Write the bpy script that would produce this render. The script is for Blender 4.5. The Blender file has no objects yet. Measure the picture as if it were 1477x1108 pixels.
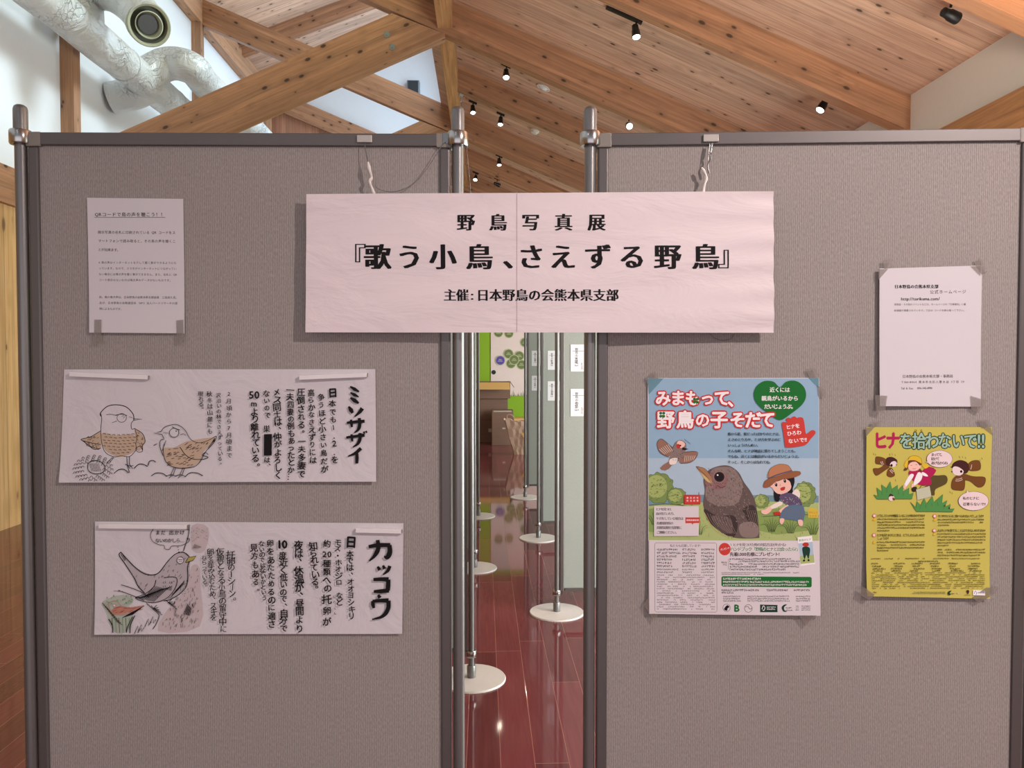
import bpy, bmesh, math, random
from mathutils import Vector, Matrix
SC = bpy.context.scene
COL = SC.collection
random.seed(7)
R = math.radians

# ------------------------------------------------------------------ camera
EYE = Vector((0, 0, 1.38)); F = 1100.0; YAW = R(2.1); PITCH = R(1.65)
cd = bpy.data.cameras.new('camera'); cam = bpy.data.objects.new('camera', cd); COL.objects.link(cam)
cam.location = EYE; cam.rotation_euler = (R(90) - PITCH, 0, -YAW)
cd.sensor_fit = 'HORIZONTAL'; cd.sensor_width = 36; cd.lens = F / 1477 * 36; cd.clip_start = .05
SC.camera = cam
# ------------------------------------------------------------------ view, world, daylight
SC.view_settings.view_transform = 'Standard'; SC.view_settings.look = 'None'
SC.view_settings.gamma = 1; SC.view_settings.use_curve_mapping = False
SC.view_settings.exposure = 0.0
w = bpy.data.worlds.new('world'); SC.world = w; w.use_nodes = True
bg = w.node_tree.nodes['Background']; bg.inputs[0].default_value = (.80, .88, 1, 1); bg.inputs[1].default_value = .35

def area(name, loc, size, power, color, direction):
    l = bpy.data.lights.new(name, 'AREA'); l.shape = 'RECTANGLE'; l.size, l.size_y = size
    l.energy = power; l.color = color
    o = bpy.data.objects.new(name, l); COL.objects.link(o); o.location = loc
    o.rotation_euler = Vector(direction).to_track_quat('-Z', 'Y').to_euler()
    return o
def spot(name, loc, target, power, color, angle, blend=.6, radius=.04):
    l = bpy.data.lights.new(name, 'SPOT'); l.energy = power; l.color = color
    l.spot_size = R(angle); l.spot_blend = blend; l.shadow_soft_size = radius
    o = bpy.data.objects.new(name, l); COL.objects.link(o); o.location = loc
    o.rotation_euler = (Vector(target) - Vector(loc)).to_track_quat('-Z', 'Y').to_euler()
    return o
# high side windows above the low roof (light for the white wall and the tall half of the hall)
area('daylight_clerestory', (-.62, 5.6, 6.05), (7.0, 1.7), 42, (.95, 1, .42), (-1, 0, -.55))
area('daylight_clerestory', (-.62, 11.4, 6.05), (4.4, 1.7), 120, (.60, .80, 1), (-1, 0, -.1))
sun = bpy.data.lights.new('low_sun', 'SUN'); sun.energy = 2.6; sun.angle = R(13); sun.color = (.74, .90, 1)
so_ = bpy.data.objects.new('low_sun', sun); COL.objects.link(so_); so_.rotation_euler = Vector((-1, 0, -.6)).to_track_quat('-Z', 'Y').to_euler()
# glazed doors in the right wall, behind the display rows; then two added fills
area('daylight_garden_windows', (3.05, 6.6, 1.3), (11.4, 2.0), 240, (.86, 1, .97), (-1, 0, -.16))
area('fill_far_boards', (3.05, 3.0, 1.25), (2.3, 2.0), 190, (.92, 1, .97), (-1, .3, .25))  # added fill for the far boards and ceiling; no door opens here
area('fill_end_wall', (3.0, 11.6, 1.3), (2.0, 2.0), 75, (.92, 1, .97), (-1, .7, 0))  # added fill to brighten the end wall
# added fill light behind the photographer; no entrance is built there
area('fill_behind_camera', (-.2, -3.6, 1.25), (6.4, 2.4), 60, (1, .94, .99), (0, 1, .02))
# lamp washing the right wall and the ceiling over the visitor
area('wall_washer', (2.75, 2.6, 2.35), (.5, 2.0), 80, (1, .82, .62), (.5, .2, 1))
# track lights over the visitor: the key light on the display boards
spot('track_light_key', (2.1, -.45, 2.95), (1.0, 1.66, .70), 300, (1, .86, .83), 88, .8, .05)
spot('track_light_side', (-1.2, -.9, 3.3), (-.55, 1.66, 1.0), 10, (1, .86, .82), 80, .8, .05)

# ------------------------------------------------------------------ pixels of the photo -> points in the room
_q = Matrix.Rotation(-YAW, 3, 'Z') @ Matrix.Rotation(R(90) - PITCH, 3, 'X')
RIGHT, UP, FWD = _q @ Vector((1, 0, 0)), _q @ Vector((0, 1, 0)), _q @ Vector((0, 0, -1))
def ray(px, py): return FWD + RIGHT * ((px - 738.5) / F) + UP * ((554 - py) / F)
def W(px, py, D): return EYE + ray(px, py) * D
def on_y(px, py, y):
    r = ray(px, py); return EYE + r * (y / r.y)
class Plane:
    """an upright plane through two points; u runs right, v up, w towards the visitor"""
    def __init__(s, a, b):
        s.o = Vector((a.x, a.y, 0)); u = Vector((b.x - a.x, b.y - a.y, 0)); s.len = u.length
        s.u = u.normalized(); s.n = Vector((s.u.y, -s.u.x, 0))
        s.M = Matrix(((s.u.x, 0, s.n.x, s.o.x), (s.u.y, 0, s.n.y, s.o.y), (0, 1, 0, 0), (0, 0, 0, 1)))
    def uv(s, px, py, w=0):
        r = ray(px, py); t = ((s.o + s.n * w - EYE).dot(s.n)) / r.dot(s.n)
        p = EYE + r * t - s.o
        return p.dot(s.u), p.z

# ------------------------------------------------------------------ materials
MATS = {}
class NT:
    def __init__(s, name):
        s.m = bpy.data.materials.new(name); s.m.use_nodes = True; s.t = s.m.node_tree
        s.b = s.t.nodes['Principled BSDF']
    def n(s, typ, **k):
        nd = s.t.nodes.new(typ)
        for a, v in k.items():
            if a.startswith('i_'): nd.inputs[a[2:].replace('_', ' ')].default_value = v
            else: setattr(nd, a, v)
        return nd
    def l(s, a, b): s.t.links.new(a, b)
    def math(s, op, a, b=None, c=None, clamp=False):
        nd = s.n('ShaderNodeMath', operation=op, use_clamp=clamp)
        for i, v in enumerate((a, b, c)):
            if v is None: continue
            if isinstance(v, (int, float)): nd.inputs[i].default_value = v
            else: s.l(v, nd.inputs[i])
        return nd.outputs[0]
    def mix(s, f, a, b, blend='MIX'):
        nd = s.n('ShaderNodeMix', data_type='RGBA', blend_type=blend)
        for i, v in ((0, f), (6, a), (7, b)):
            if isinstance(v, (int, float)): nd.inputs[i].default_value = v
            elif isinstance(v, tuple): nd.inputs[i].default_value = v if len(v) == 4 else (*v, 1)
            else: s.l(v, nd.inputs[i])
        return nd.outputs[2]
    def coord(s, scale=(1, 1, 1), kind='Object'):
        tc = s.n('ShaderNodeTexCoord'); mp = s.n('ShaderNodeMapping'); mp.inputs['Scale'].default_value = scale
        s.l(tc.outputs[kind], mp.inputs[0]); return mp.outputs[0]
    def noise(s, vec, scale=1, detail=3, rough=.5, dist=0):
        nd = s.n('ShaderNodeTexNoise'); s.l(vec, nd.inputs['Vector'])
        nd.inputs['Scale'].default_value = scale; nd.inputs['Detail'].default_value = detail
        nd.inputs['Roughness'].default_value = rough; nd.inputs['Distortion'].default_value = dist
        return nd.outputs['Fac']
    def ramp(s, f, lo, hi):
        nd = s.n('ShaderNodeMapRange', interpolation_type='SMOOTHSTEP'); s.l(f, nd.inputs[0])
        nd.inputs[1].default_value = lo; nd.inputs[2].default_value = hi; return nd.outputs[0]
    def bump(s, h, strength=.3, dist=.01):
        nd = s.n('ShaderNodeBump'); nd.inputs['Strength'].default_value = strength; nd.inputs['Distance'].default_value = dist
        s.l(h, nd.inputs['Height']); s.l(nd.outputs[0], s.b.inputs['Normal'])
    def base(s, c):
        if isinstance(c, tuple): s.b.inputs['Base Color'].default_value = (*c[:3], 1)
        else: s.l(c, s.b.inputs['Base Color'])

def lin(r, g, b):
    f = lambda c: (c / 255 / 12.92) if c <= 10 else ((c / 255 + .055) / 1.055) ** 2.4
    return (f(r), f(g), f(b))
def flat(name, col, rough=.6, metal=0, emit=0, spec=.5):
    if name in MATS: return MATS[name]
    k = NT(name)
    nz = k.noise(k.coord((1, 1, 1)), 40, 2)
    k.base(k.mix(nz, tuple(c * .96 for c in col), tuple(min(1, c * 1.04) for c in col)))
    k.b.inputs['Roughness'].default_value = rough; k.b.inputs['Metallic'].default_value = metal
    k.b.inputs['Specular IOR Level'].default_value = spec
    if emit:
        k.b.inputs['Emission Color'].default_value = (*col, 1); k.b.inputs['Emission Strength'].default_value = emit
    MATS[name] = k.m; return k.m
def wood(name, dark, light, band=.045, axis=2, groove=False, knots=.45, rough=.55, kx=5.5, ky=11, var=.5, knotcol=(.035, .018, .010)):
    """cedar: grain along local X, boards or laminations along the given local axis"""
    k = NT(name); tc = k.n('ShaderNodeTexCoord'); sx = k.n('ShaderNodeSeparateXYZ'); k.l(tc.outputs['Object'], sx.inputs[0])
    oi = k.n('ShaderNodeObjectInfo'); rnd = k.math('MULTIPLY', oi.outputs['Random'], 37.0)
    a = sx.outputs[axis]; q = k.math('DIVIDE', a, band)
    cell = k.math('FLOOR', q); fr = k.math('FRACT', q)
    wn = k.n('ShaderNodeTexWhiteNoise', noise_dimensions='2D'); cb = k.n('ShaderNodeCombineXYZ')
    k.l(cell, cb.inputs[0]); k.l(rnd, cb.inputs[1]); k.l(cb.outputs[0], wn.inputs[0])
    v = k.n('ShaderNodeCombineXYZ')
    k.l(k.math('ADD', k.math('MULTIPLY', sx.outputs[0], .9), k.math('MULTIPLY', wn.outputs[0], 9)), v.inputs[0])
    k.l(k.math('MULTIPLY', sx.outputs[1], 19), v.inputs[1]); k.l(k.math('ADD', k.math('MULTIPLY', sx.outputs[2], 19), rnd), v.inputs[2])
    g = k.noise(v.outputs[0], 1.6, 5, .62, .6)
    c = k.mix(k.ramp(g, .18, .86), dark, light)
    hv = k.math('ADD', k.math('MULTIPLY', wn.outputs[0], var), 1 - var * .5)
    c = k.mix(1.0, c, k.n('ShaderNodeCombineColor').outputs[0], 'MULTIPLY') if False else c
    hs = k.n('ShaderNodeHueSaturation'); k.l(hv, hs.inputs['Value']); k.l(c, hs.inputs['Color']); c = hs.outputs[0]
    # knots
    v2 = k.n('ShaderNodeCombineXYZ')
    k.l(k.math('ADD', k.math('MULTIPLY', sx.outputs[0], kx), rnd), v2.inputs[0])
    k.l(k.math('MULTIPLY', sx.outputs[1], ky), v2.inputs[1]); k.l(k.math('MULTIPLY', sx.outputs[2], ky), v2.inputs[2])
    vo = k.n('ShaderNodeTexVoronoi'); k.l(v2.outputs[0], vo.inputs['Vector']); vo.inputs['Scale'].default_value = 1
    sc = k.n('ShaderNodeSeparateColor'); k.l(vo.outputs['Color'], sc.inputs[0])
    has = k.math('LESS_THAN', sc.outputs[0], knots)
    rad = k.math('ADD', k.math('MULTIPLY', sc.outputs[1], .13), .07)
    spot_ = k.math('SUBTRACT', 1, k.ramp(k.math('DIVIDE', vo.outputs['Distance'], rad), .55, 1.1))
    halo = k.math('SUBTRACT', 1, k.ramp(k.math('DIVIDE', vo.outputs['Distance'], rad), .8, 3.0))
    c = k.mix(k.math('MULTIPLY', k.math('MULTIPLY', halo, has), .35), c, tuple(x * .7 for x in dark))
    c = k.mix(k.math('MULTIPLY', k.math('MULTIPLY', spot_, has), .9), c, knotcol)
    # joints between boards
    e = k.math('MINIMUM', fr, k.math('SUBTRACT', 1, fr)); wd = .035 if groove else .02
    j = k.math('SUBTRACT', 1, k.ramp(e, 0, wd))
    c = k.mix(k.math('MULTIPLY', j, .65 if groove else .3), c, tuple(x * .3 for x in dark))
    k.base(c); k.b.inputs['Roughness'].default_value = rough
    k.bump(k.math('SUBTRACT', k.math('MULTIPLY', g, .4), j if groove else k.math('MULTIPLY', j, .3)), .25, .003)
    MATS[name] = k.m; return k.m
def fabric(name, c0, c1):
    k = NT(name); tc = k.n('ShaderNodeTexCoord'); sx = k.n('ShaderNodeSeparateXYZ'); k.l(tc.outputs['Object'], sx.inputs[0])
    f = k.noise(k.coord((420, 130, 300)), 1, 2, .6); f3 = k.noise(k.coord((150, 9, 150)), 1, 2)
    rib = k.math('SINE', k.math('ADD', k.math('MULTIPLY', sx.outputs[0], 2 * math.pi / .0040), k.math('MULTIPLY', f3, 3.0)))
    h = k.math('ADD', k.math('MULTIPLY', f, .9), k.math('MULTIPLY', rib, .16))
    f2 = k.noise(k.coord((3, 3, 3)), 1, 2)
    c = k.mix(k.ramp(h, .12, .82), c0, c1)
    k.base(k.mix(k.math('MULTIPLY', f2, .18), c, tuple(x * .75 for x in c0)))
    k.b.inputs['Roughness'].default_value = .9; k.b.inputs['Specular IOR Level'].default_value = .15
    k.bump(h, .45, .0015); MATS[name] = k.m; return k.m
def paper(name, col, crumple=.25, scale=14, vert=1.0):
    k = NT(name); n1 = k.noise(k.coord((scale, scale * vert, scale)), 1, 4, .55, .8)
    n2 = k.noise(k.coord((5, 5, 5)), 1, 2)
    k.base(k.mix(n2, tuple(x * .97 for x in col), col)); k.b.inputs['Roughness'].default_value = .75
    k.b.inputs['Specular IOR Level'].default_value = .25
    k.bump(n1, crumple, .01); MATS[name] = k.m; return k.m
def plaster(name, col, rough=.85):
    k = NT(name); n1 = k.noise(k.coord((22, 22, 22)), 1, 4)
    k.base(k.mix(n1, tuple(x * .96 for x in col), col)); k.b.inputs['Roughness'].default_value = rough
    k.bump(n1, .08, .004); MATS[name] = k.m; return k.m
def metal(name, col, rough=.35, metallic=.9):
    k = NT(name); n1 = k.noise(k.coord((60, 60, 4)), 1, 2)
    k.base(k.mix(n1, tuple(x * .93 for x in col), col)); k.b.inputs['Roughness'].default_value = rough
    k.b.inputs['Metallic'].default_value = metallic; MATS[name] = k.m; return k.m

M_BEAM = wood('cedar_beam', lin(136, 94, 68), lin(186, 136, 100), .035, 2, False, .85, .55, 6, 12, .30)
M_STRUT = wood('cedar_strut', lin(142, 102, 74), lin(190, 142, 104), .05, 2, False, .85, .55, 6, 11, .25)
M_CEIL = wood('cedar_ceiling_boards', lin(184, 142, 116), lin(228, 192, 166), .105, 1, True, .85, .6, 5.5, 9.0, .26)
M_PLATE = wood('cedar_plate_grain', lin(150, 104, 66), lin(216, 164, 112), .14, 1, False, .2, .55, 1.3, 9, .2)
M_PINE = wood('pine_wall_boards', lin(196, 150, 92), lin(236, 196, 140), .17, 1, True, .5, .5, 2.6, 6.5, .18, knotcol=(.16, .075, .03))
M_DARKWALL = wood('cedar_wall_boards', lin(150, 100, 76), lin(184, 132, 104), .12, 1, True, .25, .6, 1.6, 8, .3)
M_WHITE = plaster('white_plaster', (.72, .73, .74))
M_WHITE2 = plaster('cream_plaster', (.82, .80, .76))
M_POLE = metal('silver_pole', (.20, .193, .19), .38, .6)
M_RAIL = metal('grey_frame', (.135, .12, .115), .45, .45)
M_CHROME = metal('chrome_ring', (.40, .38, .37), .24, 1)
M_BASE = flat('pale_base_paint', (.62, .57, .55), .4)
M_FAB = fabric('grey_brown_fabric', (.262, .232, .217), (.425, .38, .358))
M_FAB2 = fabric('grey_green_fabric', (.30, .325, .295), (.40, .425, .39))
M_BLACK = flat('black_enamel', (.012, .012, .012), .4)
M_JOINT = flat('grey_plastic_joint', (.24, .215, .185), .5)

# floor boards
k = NT('red_floor_boards'); tc = k.n('ShaderNodeTexCoord'); sx = k.n('ShaderNodeSeparateXYZ'); k.l(tc.outputs['Object'], sx.inputs[0])
q = k.math('DIVIDE', k.math('ADD', sx.outputs[0], 20.004 + .0), .118); cell = k.math('FLOOR', q); fr = k.math('FRACT', q)
wn = k.n('ShaderNodeTexWhiteNoise', noise_dimensions='1D'); k.l(cell, wn.inputs['W'])
yy = k.math('DIVIDE', k.math('ADD', sx.outputs[1], k.math('MULTIPLY', wn.outputs[0], 5)), 1.15); yc = k.math('FLOOR', yy); yf = k.math('FRACT', yy)
wn2 = k.n('ShaderNodeTexWhiteNoise', noise_dimensions='2D'); cb = k.n('ShaderNodeCombineXYZ'); k.l(cell, cb.inputs[0]); k.l(yc, cb.inputs[1]); k.l(cb.outputs[0], wn2.inputs[0])
g = k.noise(k.coord((60, 3, 1)), 1, 4, .6, .5)
c = k.mix(g, lin(94, 42, 45), lin(126, 66, 70))
hs = k.n('ShaderNodeHueSaturation'); k.l(c, hs.inputs['Color']); k.l(k.math('ADD', k.math('MULTIPLY', wn2.outputs[0], .5), .72), hs.inputs['Value'])
e1 = k.math('SUBTRACT', 1, k.ramp(k.math('MINIMUM', fr, k.math('SUBTRACT', 1, fr)), 0, .012))
e2 = k.math('SUBTRACT', 1, k.ramp(k.math('MINIMUM', yf, k.math('SUBTRACT', 1, yf)), 0, .0016))
ed = k.math('MAXIMUM', e1, e2)
k.base(k.mix(k.math('MULTIPLY', ed, .75), hs.outputs[0], lin(196, 140, 118)))
k.b.inputs['Roughness'].default_value = .05; k.b.inputs['Specular IOR Level'].default_value = .4
k.bump(k.math('ADD', k.math('MULTIPLY', ed, -1), k.math('MULTIPLY', k.noise(k.coord((2.2, 2.2, 1)), 1, 2), .35)), .10, .004)
M_FLOOR = k.m
# crinkled foil wrap on the ducts
k = NT('foil_duct_wrap'); n1 = k.noise(k.coord((4, 4, 4)), 1, 5, .6, 1.5)
vo = k.n('ShaderNodeTexVoronoi', feature='DISTANCE_TO_EDGE'); mp = k.noise(k.coord((3, 3, 3)), 1, 3)
vv = k.n('ShaderNodeVectorMath', operation='MULTIPLY_ADD'); k.l(k.coord((3.2, 3.2, 3.2)), vv.inputs[0]); vv.inputs[1].default_value = (1, 1, 1); k.l(mp, vv.inputs[2]); k.l(vv.outputs[0], vo.inputs['Vector'])
ms = k.ramp(k.noise(k.coord((2.1, 2.1, 2.1)), 1, 3), .46, .62)
cr = k.math('SUBTRACT', 1, k.math('MULTIPLY', k.math('SUBTRACT', 1, k.ramp(vo.outputs['Distance'], 0, .045)), ms))
k.base(k.mix(cr, (.42, .43, .41), (.66, .68, .67))); k.b.inputs['Roughness'].default_value = .38; k.b.inputs['Metallic'].default_value = .15
k.bump(k.math('ADD', k.math('MULTIPLY', n1, 1.0), k.math('MULTIPLY', cr, .25)), .9, .05); M_DUCT = k.m
# clear sticky tape
k = NT('clear_tape'); k.base((.30, .255, .225)); k.b.inputs['Roughness'].default_value = .4; k.b.inputs['Alpha'].default_value = .34; M_TAPE = k.m
k = NT('blue_tape'); k.base((.16, .36, .44)); k.b.inputs['Roughness'].default_value = .3; k.b.inputs['Alpha'].default_value = .55; M_BTAPE = k.m

# ------------------------------------------------------------------ mesh helpers
def link(name, bm, mat, parent=None, M=None, smooth=False, bevel=0):
    me = bpy.data.meshes.new(name); bmesh.ops.recalc_face_normals(bm, faces=bm.faces); bm.to_mesh(me); bm.free()
    for m in (mat if isinstance(mat, (list, tuple)) else [mat]): me.materials.append(m)
    o = bpy.data.objects.new(name, me); COL.objects.link(o)
    if M is not None: o.matrix_world = M
    if parent: o.parent = parent
    if smooth:
        for p in me.polygons: p.use_smooth = True
        try: me.set_sharp_from_angle(angle=R(40))
        except Exception: pass
    if bevel:
        b = o.modifiers.new('edge', 'BEVEL'); b.width = bevel; b.segments = 2; b.limit_method = 'ANGLE'
    return o
def empty(name, loc=(0, 0, 0), M=None):
    o = bpy.data.objects.new(name, None); COL.objects.link(o); o.empty_display_size = .05
    if M is not None: o.matrix_world = M
    else: o.location = loc
    return o
def tag(o, label=None, cat=None, group=None, kind=None):
    if label: o['label'] = label
    if cat: o['category'] = cat
    if group: o['group'] = group
    if kind: o['kind'] = kind
    return o
def box(bm, x0, x1, y0, y1, z0, z1):
    v = [bm.verts.new(p) for p in ((x0, y0, z0), (x1, y0, z0), (x1, y1, z0), (x0, y1, z0), (x0, y0, z1), (x1, y0, z1), (x1, y1, z1), (x0, y1, z1))]
    for f in ((0, 3, 2, 1), (4, 5, 6, 7), (0, 1, 5, 4), (1, 2, 6, 5), (2, 3, 7, 6), (3, 0, 4, 7)): bm.faces.new([v[i] for i in f])
    return bm
def BX(*a): return box(bmesh.new(), *a)
def lathe(prof, n=32, bm=None, c=(0, 0, 0), closed=True):
    """prof: (r, z) list spun round z"""
    bm = bm or bmesh.new(); rings = []
    for r, z in prof:
        rings.append([bm.verts.new((c[0] + r * math.cos(2 * math.pi * i / n), c[1] + r * math.sin(2 * math.pi * i / n), c[2] + z)) for i in range(n)])
    for a, b in zip(rings, rings[1:]):
        for i in range(n): bm.faces.new((a[i], a[(i + 1) % n], b[(i + 1) % n], b[i]))
    if closed:
        bm.faces.new(rings[0][::-1]); bm.faces.new(rings[-1])
    return bm
def catmull(pts, n=6, closed=False):
    pts = [Vector(p) for p in pts]
    if len(pts) < 3 and not closed: return pts
    P = ([pts[-1]] + pts + pts[:2]) if closed else ([pts[0] * 2 - pts[1]] + pts + [pts[-1] * 2 - pts[-2]])
    out = []
    for i in range(1, len(P) - 2):
        a, b, c, d = P[i - 1:i + 3]
        for s in range(n):
            t = s / n
            out.append(.5 * ((2 * b) + (c - a) * t + (2 * a - 5 * b + 4 * c - d) * t * t + (3 * b - a - 3 * c + d) * t ** 3))
    if not closed: out.append(pts[-1])
    return out
def tube(pts, r, n=12, bm=None, cap=True, smooth=6):
    bm = bm or bmesh.new(); pts = catmull(pts, smooth) if smooth > 1 else [Vector(p) for p in pts]
    rs = r if callable(r) else (lambda t: r)
    rings = []; up = None
    for i, p in enumerate(pts):
        d = (pts[min(i + 1, len(pts) - 1)] - pts[max(i - 1, 0)]).normalized()
        if up is None: up = d.orthogonal().normalized()
        up = (up - d * up.dot(d)).normalized(); s = d.cross(up); rr = rs(i / (len(pts) - 1))
        rings.append([bm.verts.new(p + (up * math.cos(2 * math.pi * j / n) + s * math.sin(2 * math.pi * j / n)) * rr) for j in range(n)])
    for a, b in zip(rings, rings[1:]):
        for j in range(n): bm.faces.new((a[j], a[(j + 1) % n], b[(j + 1) % n], b[j]))
    if cap: bm.faces.new(rings[0][::-1]); bm.faces.new(rings[-1])
    return bm
def prism_xz(poly, y0, y1):
    bm = bmesh.new(); a = [bm.verts.new((x, y0, z)) for x, z in poly]; b = [bm.verts.new((x, y1, z)) for x, z in poly]
    bm.faces.new(a); bm.faces.new(b[::-1]); n = len(poly)
    for i in range(n): bm.faces.new((a[i], b[i], b[(i + 1) % n], a[(i + 1) % n]))
    return bm
# ================================================================== the hall
H = 1.38
def kid(o, p):
    bpy.context.view_layer.update(); o.parent = p; o.matrix_parent_inverse = p.matrix_world.inverted(); return o
def zr(x): return H + 3.325 - .42 * x            # top of the low roof (underside of its boards)
def zl(x): return H + 6.62 + .39 * x             # underside of the boards of the tall half
XL, XR, YB, YF = -3.95, 3.18, 14.2, -4.0
def S(name, bm, mat, M=None, **k):
    return tag(link(name, bm, mat, None, M, **k), kind='structure')
S('floor', BX(XL - .1, XR + .1, YF, YB + .1, -.1, 0), M_FLOOR)
def sloped(x0, x1, zf, y0, y1, th, name, mat, up=True, inset=0):
    """a slab or timber whose long local X follows the slope between x0 and x1"""
    z0, z1 = zf(x0), zf(x1); L = math.hypot(x1 - x0, z1 - z0); a = math.atan2(z1 - z0, x1 - x0)
    M = Matrix.Translation((x0, 0, z0)) @ Matrix.Rotation(-a, 4, 'Y')
    bm = BX(0, L, y0, y1, 0, th) if up else BX(0, L, y0, y1, -th, 0)
    return S(name, bm, mat, M)
sloped(-.59, XR + 2.0, zr, YF, YB, .09, 'ceiling', M_CEIL)  # lengthened past the right wall as an added eave that blocks the sun
sloped(XL - .2, -.25, zl, YF, YB, .09, 'ceiling_upper', M_CEIL)
# left wall: pine boards below, lintel, white plaster above
MX = Matrix(((0, 0, -1, 0), (0, 1, 0, 0), (1, 0, 0, 0), (0, 0, 0, 1)))     # local X up, local Y down the hall
S('wall_left', BX(0, 2.70, YF, YB, 0, .1), M_PINE, Matrix.Translation((XL, 0, 0)) @ MX)
S('wall_left_upper', BX(XL - .1, XL, YF, YB, 2.70, H + 5.0), M_WHITE)
My = Matrix(((0, -1, 0, 0), (1, 0, 0, 0), (0, 0, 1, 0), (0, 0, 0, 1)))      # local X runs down the hall
def along(name, x0, x1, z0, z1, y0, y1, mat):
    return S(name, BX(y0, y1, -x1, -x0, z0, z1), mat, My)
tag(along('lintel_left', XL, XL + .05, 2.68, 2.99, YF, YB, M_STRUT), 'wide wooden lintel along the pine boarded wall')
tag(along('lintel_right', XR - .045, XR, 2.66, 2.985, YF, YB, M_PLATE), 'wide wooden lintel under the cream plaster band')
along('beam_wall_plate_left', XL, XL + .13, H + 4.6, H + 4.95, YF, YB, M_STRUT)
# right wall: boards with glazed doors below, cream plaster band under the eave
bm = BX(XR, XR + .1, YF, YB, 2.99, H + 2.08)
S('wall_right_upper', bm, M_WHITE2)
Mz = Matrix.Translation((XR, 0, 0)) @ MX
bm = bmesh.new(); ops = [(4.3, 6.3), (7.3, 9.3), (10.3, 12.3)]
box(bm, 2.35, 2.99, YF, YB, -.1, 0); y = YF
for a, b in ops: box(bm, 0, 2.35, y, a, -.1, 0); y = b
box(bm, 0, 2.35, y, YB, -.1, 0)
S('wall_right', bm, M_PINE, Mz)
k = NT('clear_glass'); k.base((.9, .95, .93)); k.b.inputs['Roughness'].default_value = .02; k.b.inputs['Alpha'].default_value = .12; M_GLASS = k.m
for i, (a, b) in enumerate(ops):
    e = S('window_%d' % (i + 1), BX(XR + .03, XR + .07, a, a + .06, .0, 2.35), M_RAIL)
    for nm, q in (('frame', (b - .06, b, 0, 2.35)), ('frame', (a + .06, b - .06, 2.29, 2.35)), ('frame', (a + .06, b - .06, 0, .06)), ('frame', ((a + b) / 2 - .03, (a + b) / 2 + .03, .06, 2.29))):
        link(nm, BX(XR + .03, XR + .07, *q), M_RAIL, e)
    link('glass', BX(XR + .045, XR + .05, a + .06, b - .06, .06, 2.29), M_GLASS, e)
tag(along('beam_ridge', -.44, -.30, H + 3.19, H + 3.43, YF, YB, M_PLATE), 'long beam running down the hall under the top edge of the sloping ceiling')
# main trusses: chord from tall left post to right eave, strut, post
B_END = 'board-lined'
def timber(name, poly, y0, y1, mat, slope, label=None):
    """a timber of the given outline in the x-z plane, its local X along the slope so that the grain follows"""
    a = math.atan(slope); x0, z0 = poly[0]
    M = Matrix.Translation((x0, y0, z0)) @ Matrix.Rotation(-a, 4, 'Y'); Mi = M.inverted()
    bm = prism_xz(poly, y0, y1); bmesh.ops.transform(bm, matrix=Mi, verts=bm.verts)
    o = S(name, bm, mat, M); 
    if label: o['label'] = label
    return o
def band(x0, x1, zf, d): return [(x0, zf(x0)), (x1, zf(x1)), (x1, zf(x1) - d), (x0, zf(x0) - d)]
zs = lambda x: H + 3.10 + .45 * (x + .39) + .44
TR = [(3.95, 'over the visitor'), (7.40, 'first'), (10.65, 'second'), (14.02, 'third')]
names = {7.40: ('long sloping roof chord crossing above the gap between the boards', 'broad diagonal strut with two washers under the roof chord', 'wooden post on the white wall beside the near duct outlet'),
         10.65: ('roof chord seen below the washered strut, with the black wall speaker above it', None, 'tall wooden post on the white wall where the upper chord begins'),
         14.02: ('roof chord at the end wall with vertical boards below it', None, None)}
for y, _ in TR:
    nm = names.get(y, (None,) * 3)
    timber('beam_chord', band(XL, XR, zr, .345), y, y + .12, M_BEAM, -.42, nm[0])
    po = [(XL, zs(XL)), (-.874, zs(-.874)), (-.372, H + 2.98 + .156), (-.372, zs(-.372) - .44), (XL, zs(XL) - .44)]
    st = timber('beam_strut', po, y, y + .12, M_STRUT, .45, nm[1])
    if y == 7.40:
        for px, py in ((558, 50), (566, 68)):
            p = on_y(px, py, y)
            b = link('washer', lathe([(.030, 0), (.030, .006), (.012, .006), (.012, .016), (.001, .016)], 20), metal('zinc_washer', (.33, .36, .36), .45), None, Matrix.Translation(p) @ Matrix.Rotation(R(90), 4, 'X'), True)
            kid(b, st)
    Mp = Matrix.Translation((0, 0, 2.99)) @ MX
    o = S('pillar_left', BX(0, H + 5.1 - 2.99, y - .06, y + .06, -XL - .125, -XL), M_STRUT, Mp)
    if nm[2]: o['label'] = nm[2]
for y in (5.63, 9.0, 12.35):
    l = {5.63: 'ceiling rafter ending at the cream wall above the right board', 9.0: 'ceiling rafter between the two middle spotlight rows', 12.35: 'ceiling rafter above the farthest spotlights'}[y]
    timber('beam_rafter', band(-.44, XR, zr, .265), y, y + .12, M_BEAM, -.42, l)
    timber('beam_rafter_upper', band(XL, -.3, zl, .28), y, y + .12, M_BEAM, .39)
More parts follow.
